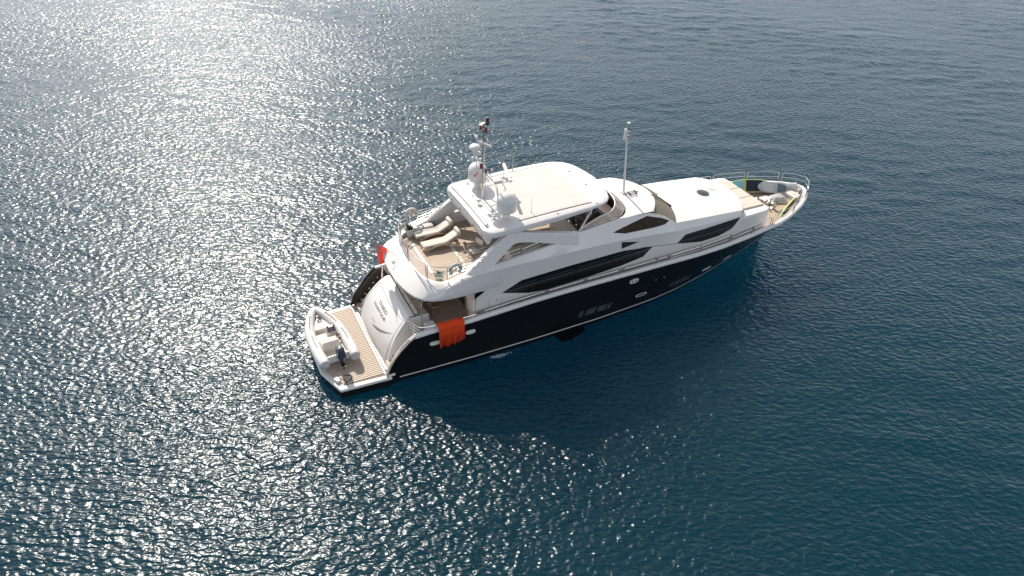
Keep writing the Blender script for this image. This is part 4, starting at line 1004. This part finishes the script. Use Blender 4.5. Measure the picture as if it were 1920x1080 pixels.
# ------------------------------------------------------------------ sun loungers
def make_lounger(label):
    """head towards +X, 2.15 m long"""
    t = thing('sun_lounger', label, 'sun lounger', group='sun loungers on the upper aft deck')
    mb = MB()
    for s in (1, -1):
        c = [(-1.05, .12), (-.9, .10), (-.3, .24), (.3, .25), (.75, .16), (1.05, .13)]
        mb.tube(spline([(x, s * .33, z) for x, z in c], 5), .028, 8)
        c = [(-1.0, .02), (-.6, .26), (-.1, .34), (.45, .28), (1.0, .02)]
        mb.tube(spline([(x, s * .36, z) for x, z in c], 5), .03, 8)
    for k in range(15): mb.box((-.98 + .1 * k, 0, .26), (.06, .66, .02))
    mb.build('frame', 'teakplain', t)
    mb = MB()
    for s in (1, -1): mb.tube([(.35, s * .33, .30), (1.03, s * .33, .62)], .022, 6); mb.tube([(.85, s * .33, .54), (.98, s * .33, .05)], .018, 6)
    for k in range(6): mb.box((.45 + .1 * k, 0, (.355 + .05 * k)), (.05, .66, .018), ry=-.47)
    mb.build('backrest_frame', 'teakplain', t)
    def pad(pts, w, h, name, par, m='mattress'):
        mb = MB(); rows = []
        for (x, z), (x2, z2) in zip(pts, pts[1:]):
            pass
        P = [V(x, 0, z) for x, z in pts]
        for i, p in enumerate(P):
            d = (P[min(i + 1, len(P) - 1)] - P[max(i - 1, 0)]).normalized(); n = V(-d.z, 0, d.x); rr = []
            for k in range(16):
                a = 2 * PI * k / 16; cy = math.copysign(abs(math.cos(a)) ** .35, math.cos(a)); cz = math.copysign(abs(math.sin(a)) ** .5, math.sin(a))
                rr.append(p + V(0, cy * w / 2, 0) + n * (h / 2 * (1 + cz)))
            rows.append(rr)
        mb.grid(rows, closed_v=True); k = 16; o0 = len(mb.v) - k
        mb.f += [tuple(range(k))[::-1], tuple(o0 + i for i in range(k))]; mb.mi += [0, 0]
        return mb.build(name, m, par, angle=70)
    q = pad([(-1.06, .28), (-1.03, .275), (-.5, .275), (0, .275), (.3, .275), (.33, .28)], .58, .12, 'seat_mattress', t)
    q = pad([(.30, .30), (.36, .32), (.6, .435), (.85, .56), (1.0, .635), (1.03, .65)], .58, .12, 'back_mattress', t)
    mb = MB(); mb.lathe([(0, -.29), (.08, -.29), (.10, -.26), (.105, 0), (.10, .26), (.08, .29), (0, .29)], (1.0, 0, .80), 18, 'Y'); mb.build('head_bolster', 'mattress', q, angle=50)
    mb = MB()
    for y in (-.2, .2): mb.box((1.0, y, .69), (.20, .03, .26), ry=-.5)
    mb.build('bolster_strap', 'beige', q)
    return t
l1 = make_lounger('ivory cushioned teak sun lounger on the open deck, nearer to the grey horseshoe lifebuoy')
l1.location = (8.02, .74, 5.0); l1.rotation_euler.z = math.radians(0)
l2 = copy_tree(l1); l2.location = (8.02, 1.88, 5.0); l2.rotation_euler.z = math.radians(1); l2['label'] = 'ivory cushioned teak sun lounger beside the tall planter and the storage box'
# ------------------------------------------------------------------ folding chair
c = thing('folding_chair', 'ivory canvas and pale wood folding armchair standing on the upper deck behind the steel rail', 'chair', (9.3, -.98, 5.0), math.radians(200))
mb = MB()
for s in (1, -1):
    mb.tube([(-.25, s * .28, .02), (.22, s * .28, .45)], .022, 6); mb.tube([(.25, s * .28, .02), (-.22, s * .28, .45)], .022, 6); mb.tube([(-.26, s * .28, .45), (-.34, s * .28, .98)], .022, 6); mb.tube([(.24, s * .28, .44), (.26, s * .28, .66)], .02, 6); mb.tube([(-.3, s * .28, .67), (.32, s * .28, .67)], .028, 6)
for x in (-.25, .25): mb.tube([(x, -.28, .05), (x, .28, .05)], .018, 6)
mb.build('frame', 'teakplain', c)
mb = MB(); mb.grid([[(x, y, .46 - .04 * math.cos(y * 4.5)) for y in (-.28, -.14, 0, .14, .28)] for x in (-.25, 0, .25)]); mb.build('seat', 'mattress', c, solid=.02)
mb = MB(); mb.grid([[(-.29 - (z - .68) * .15 - .03 * math.cos(y * 4.5), y, z) for y in (-.29, -.14, 0, .14, .29)] for z in (.70, .85, 1.0)]); mb.build('backrest', 'mattress', c, solid=.02)
# ------------------------------------------------------------------ planters
def make_planter(label, spread, tall):
    t = thing('potted_plant', label, 'potted plant', group='planters at the corners of the upper deck')
    mb = MB(); w0, w1 = .20, .26; rows = []
    for z, w in ((0, w0), (.58, w1), (.62, w1), (.62, w1 - .04), (.50, w1 - .05)): rows.append([(-w, -w, z), (w, -w, z), (w, w, z), (-w, w, z)])
    mb.grid(rows, closed_v=True); mb.f.append((0, 1, 2, 3)); mb.mi.append(0); mb.build('pot', 'pot', t, bevel=.012)
    mb = MB(); mb.box((0, 0, .51), (.42, .42, .04)); mb.build('soil', 'soil', t)
    mb = MB(); rg = random.Random(int(spread * 100))
    for k in range(46):
        a = rg.random() * 2 * PI; el = .25 + rg.random() * 1.1; ln = (.35 + .3 * rg.random()) * spread; wd_ = .028 + .02 * rg.random()
        d = V(math.cos(a) * math.cos(el), math.sin(a) * math.cos(el), math.sin(el) * tall); e = V(-math.sin(a), math.cos(a), 0); rows = []
        b0 = V(.06 * math.cos(a), .06 * math.sin(a), .53)
        for q in range(6):
            s_ = q / 5; p = b0 + d * ln * s_ - V(0, 0, .28 * ln * s_ * s_); w = wd_ * math.sin(PI * (.12 + .86 * s_)) ** .7
            rows.append([p - e * w, p - V(0, 0, .012), p + e * w])
        mb.grid(rows)
    mb.build('foliage', 'leaf', t, angle=60)
    return t
p1 = make_planter('tall square pale grey planter of spiky green leaves, beside the stair at the deck corner', .8, 1.0); p1.scale = (.82,) * 3; p1.location = (6.88, 2.38, 5.0); p1.rotation_euler.z = .1
p2 = make_planter('square planter of spreading green leaves behind the deck rail, next to the grey horseshoe lifebuoy', 1.1, .75); p2.scale = (.62,) * 3; p2.location = (6.80, -2.15, 5.0); p2.rotation_euler.z = .5
# ------------------------------------------------------------------ lifebuoys hung on the rails
def make_buoy(label, m):
    t = thing('lifebuoy', label, 'lifebuoy', group='lifebuoys on the upper deck rails')
    mb = MB(); mb.torus((0, 0, 0), .29, .085, axis='Y', n=40, m=14, a0=math.radians(-48), a1=math.radians(228)); mb.build('ring', m, t)
    for sx in (1, -1):
        mb = MB(); mb.torus((0, 0, 0), .29, .089, axis='Y', n=4, m=14, a0=math.radians(90 + sx * 62), a1=math.radians(90 + sx * 78)); mb.build('band', 'grey', t)
    mb = MB(); mb.lathe([(0, -.06), (.09, -.05), (.10, 0), (.09, .05), (0, .06)], (0, 0, .02), 16, 'Y'); mb.box((0, 0, .17), (.05, .03, .22)); mb.build('smoke_float', 'cream', t)
    mb = MB(); mb.box((0, .05, -.1), (.5, .02, .06)); mb.box((0, .05, .1), (.04, .02, .5)); mb.build('bracket', 'steel', t)
    return t
b1 = make_buoy('horseshoe lifebuoy in pale grey, on the rail next to the spreading green plant', 'ring'); b1.location = (7.42, -2.86, 5.92); b1.rotation_euler.z = math.radians(2)
b2 = make_buoy('horseshoe lifebuoy in cream, hung on the far rail against the sea', 'ringshade'); b2.location = (7.18, 2.92, 6.06)
# ------------------------------------------------------------------ lockers by the port bulwark
o = MB().box((7.95, 2.45, 5.24), (.55, .42, .46), rz=.05).build('storage_box', 'pot', bevel=.05, seg=3); tag(o, 'pale grey storage box against the far bulwark, past the tall planter', 'storage box')
m_ = MB(); m_.lathe([(0, -.22), (.17, -.22), (.20, -.18), (.20, .18), (.17, .22), (0, .22)], (7.42, 2.48, 5.21), 20, 'X'); o = m_.build('liferaft_canister', 'pvc'); tag(o, 'small white round liferaft canister lying between the tall planter and the storage box', 'liferaft')
m_ = MB(); m_.box((8.45, 2.5, 5.14), (.3, .3, .28)); m_.tube([(8.35, 2.5, 5.28), (8.35, 2.5, 5.4), (8.55, 2.5, 5.4), (8.55, 2.5, 5.28)], .015, 6); o = m_.build('deck_caddy', 'grey', bevel=.03); tag(o, 'little grey carry box by the far bulwark, beyond the storage box', 'box')
# ------------------------------------------------------------------ ensign
st = MB(); st.tube([(5.42, 1.80, 4.80), (4.62, 1.80, 5.68)], [.024, .014], 8); st.lathe([(0, -.04), (.03, -.02), (.03, .02), (0, .04)], (4.62, 1.8, 5.69), 10); st.build('ensign_staff', 'grey', yacht)
fl = thing('ensign_flag', 'red ensign with a navy and white canton, drooping from its staff at the stern', 'flag', (4.68, 1.80, 5.62))
def fpt(u, v):
    """u along the hoist (0 tip .. 1 base), v along the fly (0 at the staff)"""
    base = V(.0 + .66 * u, 0, -.74 * u); fold = math.sin(v * 5 + u * 4) * .07 * v + .05 * math.sin(u * 9 + v * 3) * v
    return base + V(.02 * v + (.16 - .42 * u) * v * 1.0, fold, -(1.5 - .52 * u + .10 * math.sin(u * 5)) * v)
mb = MB(); mb.grid([[fpt(i / 24, j / 30) for j in range(31)] for i in range(25)]); mb.build('field', 'redflag', fl, solid=.006, angle=80)
def patch(u0, u1, v0, v1, m, name, off):
    mb = MB(); n = 12
    for s in (1, -1): mb.grid([[fpt(u0 + (u1 - u0) * i / n, v0 + (v1 - v0) * j / n) + V(0, s * off, 0) for j in range(n + 1)] for i in range(n + 1)])
    return mb.build(name, m, fl, angle=80)
patch(0, .5, 0, .45, 'blueflag', 'canton', .006)
def strip(pts, w, m, off):
    mb = MB()
    for s in (1, -1):
        rows = []
        for k in range(13):
            t = k / 12; u = pts[0][0] + (pts[1][0] - pts[0][0]) * t; v = pts[0][1] + (pts[1][1] - pts[0][1]) * t
            du, dv = (pts[1][0] - pts[0][0]) * 1., (pts[1][1] - pts[0][1]) * 1.3; l = math.hypot(du, dv); nu, nv = -dv / l * w, du / l * w / 1.3
            rows.append([fpt(min(.5, max(0, u + q * nu)), min(.45, max(0, v + q * nv))) + V(0, s * off, 0) for q in (-1, 1)])
        mb.grid(rows)
    return mb.build('cross_stripe', m, fl, angle=80)
for a, b in (((0, 0), (.5, .45)), ((.5, 0), (0, .45))): strip((a, b), .05, 'whiteflag', .009); strip((a, b), .018, 'redflag', .011)
for a, b in (((.25, 0), (.25, .45)), ((0, .225), (.5, .225))): strip((a, b), .085, 'whiteflag', .013); strip((a, b), .05, 'redflag', .016)
mb = MB()
for s in (1, -1):
    mb.add([fpt(.5 + .10 * math.cos(k * PI / 5), .72 + .09 * math.sin(k * PI / 5)) + V(0, s * .009, 0) for k in range(10)], [tuple(range(10))])
mb.build('badge', 'cream', fl)
# ------------------------------------------------------------------ fringed towel over the bulwark
tw = thing('fringed_towel', 'bright orange red fringed towel hung over the rail of the black hull', 'towel', (6.86, -3.40, 3.12))
rg = random.Random(5)
def tpt(x, d):
    """x along the rail, d metres of cloth down from the inner hem"""
    sk = .02 * math.sin(x * 9) 
    y0 = 3.40
    prof = [(-.25, (0.17, -.18)), (0, (.14, .06)), (.12, (.0, .115)), (.22, (-.16, .03)), (.32, (-.22, -.10)), (1.6, (-.22, -1.38))]
    ds = [p[0] for p in prof]; yy = float(np.interp(d, ds, [p[1][0] for p in prof])); zz = float(np.interp(d, ds, [p[1][1] for p in prof]))
    amp = max(0, d - .3) * .03
    return V(x, yy - .01 + amp * math.sin(x * 17 + d * 2) - .012, zz + .02 + sk)
mb = MB(); nx = 40
mb.grid([[tpt(-.70 + 1.40 * i / nx, -.2 + 1.02 * j / 16) for j in range(17)] for i in range(nx + 1)]); bd_ = mb.build('cloth', 'orange', tw, solid=.012, angle=80)
mb = MB()
for k in range(40):
    x = -.69 + 1.38 * k / 39; ln = .48 + .14 * rg.random() + (.12 if k < 30 else -.02); x2 = x + (rg.random() - .5) * .06; pts = []
    for q in range(6):
        s_ = q / 5; p = tpt(x + (x2 - x) * s_, .80 + ln * s_); pts.append(V(p.x, p.y - .01 - .02 * rg.random(), p.z))
    mb.tube(pts, [.015, .016, .015, .014, .012, .009], 5)
mb.build('fringe', 'orange', tw)
# ------------------------------------------------------------------ boards stowed on the bow
def board(name, label, cat, L, W, T, loc, rot, mats, group=None, split=None):
    """paddle board lying along X in its own axes, top face +Z"""
    t = thing(name, label, cat, loc, 0, group); t.rotation_euler = rot
    def hw(x): q = x / (L / 2); return W / 2 * max(0.0, 1 - abs(q) ** 3.2) ** .55
    def shell(a, b, zz0, zz1, inset, nm, m, par):
        mb = MB(); rows = []; n = 26
        for k in range(n + 1):
            x = a + (b - a) * k / n; w = max(.004, hw(x) - inset); rk = .10 * max(0, abs(x) / (L / 2) - .55) ** 2
            rows.append([(x, -w, (zz0 + zz1) / 2 + rk), (x, -w * .93, zz1 + rk), (x, 0, zz1 + .008 + rk), (x, w * .93, zz1 + rk), (x, w, (zz0 + zz1) / 2 + rk), (x, w * .93, zz0 + rk), (x, 0, zz0 + rk), (x, -w * .93, zz0 + rk)])
        mb.grid(rows, closed_v=True); mb.f += [tuple(range(8))[::-1], tuple(len(rows) * 8 - 8 + i for i in range(8))]; mb.mi += [0, 0]
        return mb.build(nm, m, par, angle=40)
    bdy = shell(-L / 2 + .01, L / 2 - .01, 0, T, 0, 'board', mats[0], t)
    for a, b, ins, nm, m in mats[1]: shell(a, b, T * .35, T + .006, ins, nm, m, t)
    return t
bA = board('paddle_board', 'teal and lime paddle board with a navy pad, propped inside the far bow bulwark', 'paddle board', 3.0, .86, .14, (31.15, 1.92, 3.42), (math.radians(58), 0, math.radians(-22)),
    ('lime', [(-1.48, -.50, .015, 'nose_panel', 'teal'), (-.30, .85, .02, 'grip_pad', 'navypad')]))
bB = board('paddle_board', 'grey paddle board with a slate end pad, overlapping the teal board at the bow', 'paddle board', 2.0, .76, .14, (32.4, 1.05, 3.42), (math.radians(52), 0, math.radians(-34)),
    ('boardgrey', [(.30, .92, .04, 'tail_pad', 'slate'), (-.65, .0, .10, 'deck_panel', 'boardgrey2')]))
bC = board('paddle_board', 'lime edged paddle board with a navy underside, standing on edge inside the near bow rail', 'paddle board', 3.1, .50, .10, (31.2, -1.62, 3.60), (math.radians(84), 0, math.radians(28)),
    ('lime', [(-1.5, -1.0, .01, 'nose_panel', 'navypad'), (1.0, 1.5, .01, 'tail_panel', 'slate'), (-.99, .99, .012, 'deck_panel', 'navypad')]))
# cloth cover heaped beside the boards
cv = MB(); rows = []; rg = random.Random(9)
for i in range(17):
    r = []
    for j in range(15):
        u, v = i / 16 * 2 - 1, j / 14 * 2 - 1; h = max(0, 1 - u * u) * max(0, 1 - v * v)
        r.append((u * .62, v * .5, .02 + .42 * h ** .7 + .05 * math.sin(u * 7 + v * 3) * h + .03 * math.sin(v * 11) * h))
    rows.append(r)
cv.grid(rows); o = cv.build('cloth_cover', 'midgrey', solid=.012, angle=80); o.location = (32.15, .1, 2.98); o.rotation_euler.z = -.5; tag(o, 'heaped pale grey cloth cover on the bow planking beside the grey paddle board', 'cloth cover')
# paddle leaning by the near bow rail
pd = thing('paddle', 'slim slate paddle lying along the near bow bulwark', 'paddle', (29.6, -2.38, 3.5), math.radians(32))
mb = MB(); mb.tube([(-.75, 0, .0), (.75, 0, .06)], .018, 6); mb.build('shaft', 'slate', pd)
mb = MB(); mb.prism([(.72, -.05), (.95, -.1), (1.2, -.08), (1.24, 0), (1.2, .08), (.95, .1), (.72, .05)], .05, .07, lambda u, v, h: (u, v, h)); mb.build('blade', 'slate', pd)
# ------------------------------------------------------------------ cockpit table and chairs
ct = thing('dining_table', 'dark varnished wooden table under the overhang on the aft cockpit deck', 'table', (6.95, .75, 1.9))
mb = MB(); mb.prism([(-.55, -.9), (.55, -.9), (.62, 0), (.55, .9), (-.55, .9), (-.62, 0)], .70, .75, lambda u, v, h: (u, v, h)); mb.build('tabletop', 'darkwood', ct, bevel=.015)
for y in (-.5, .5): mb = MB(); mb.lathe([(.2, 0), (.18, .04), (.06, .08), (.05, .70)], (0, y, 0), 14); mb.build('leg', 'steel', ct)
def make_chair(label):
    t = thing('dining_chair', label, 'chair', group='chairs around the cockpit table')
    mb = MB(); mb.box((0, 0, .46), (.46, .46, .06)); mb.build('seat', 'beige', t, bevel=.02)
    mb = MB(); mb.box((.23, 0, .74), (.05, .44, .5), ry=.15); mb.build('backrest', 'darkwood', t, bevel=.015)
    for x in (-.2, .2):
        for y in (-.2, .2): mb = MB(); mb.tube([(x, y, 0), (x * .95, y * .95, .44)], .022, 6); mb.build('leg', 'darkwood', t)
    return t
k1 = make_chair('dark wooden chair at the near end of the cockpit table'); k1.location = (7.0, -.75, 1.9); k1.rotation_euler.z = math.radians(-100)
k2 = copy_tree(k1); k2.location = (7.8, -.2, 1.9); k2.rotation_euler.z = math.radians(8); k2['label'] = 'dark wooden chair on the saloon side of the cockpit table'
# ------------------------------------------------------------------ cooling-water splash beside the hull
fm_ = MB(); rg = random.Random(2)
for k in range(120):
    x = 9.5 + rg.gauss(0, .22) + (.9 * rg.random() ** 2 if k % 3 == 0 else 0); y = -3.50 - abs(rg.gauss(0, .10)); s_ = .015 + .05 * rg.random() ** 2
    fm_.lathe([(0, -s_ * .4), (s_, 0), (0, s_ * .35)], (x, y, .035 + .03 * rg.random()), 7)
o = fm_.build('foam', 'foam'); o['kind'] = 'stuff'; o['label'] = 'small white patch of splashing water beside the black hull'

# keep the tree at thing > part > sub-part: lift anything deeper (flatten; all parts share their thing's axes)
def depth(o):
    d = 0
    while o.parent: o = o.parent; d += 1
    return d
for _ in range(4):
    for o in list(SC.objects):
        if depth(o) > 2: o.parent.parent = o.parent.parent.parent if o.parent.parent.parent else o.parent.parent
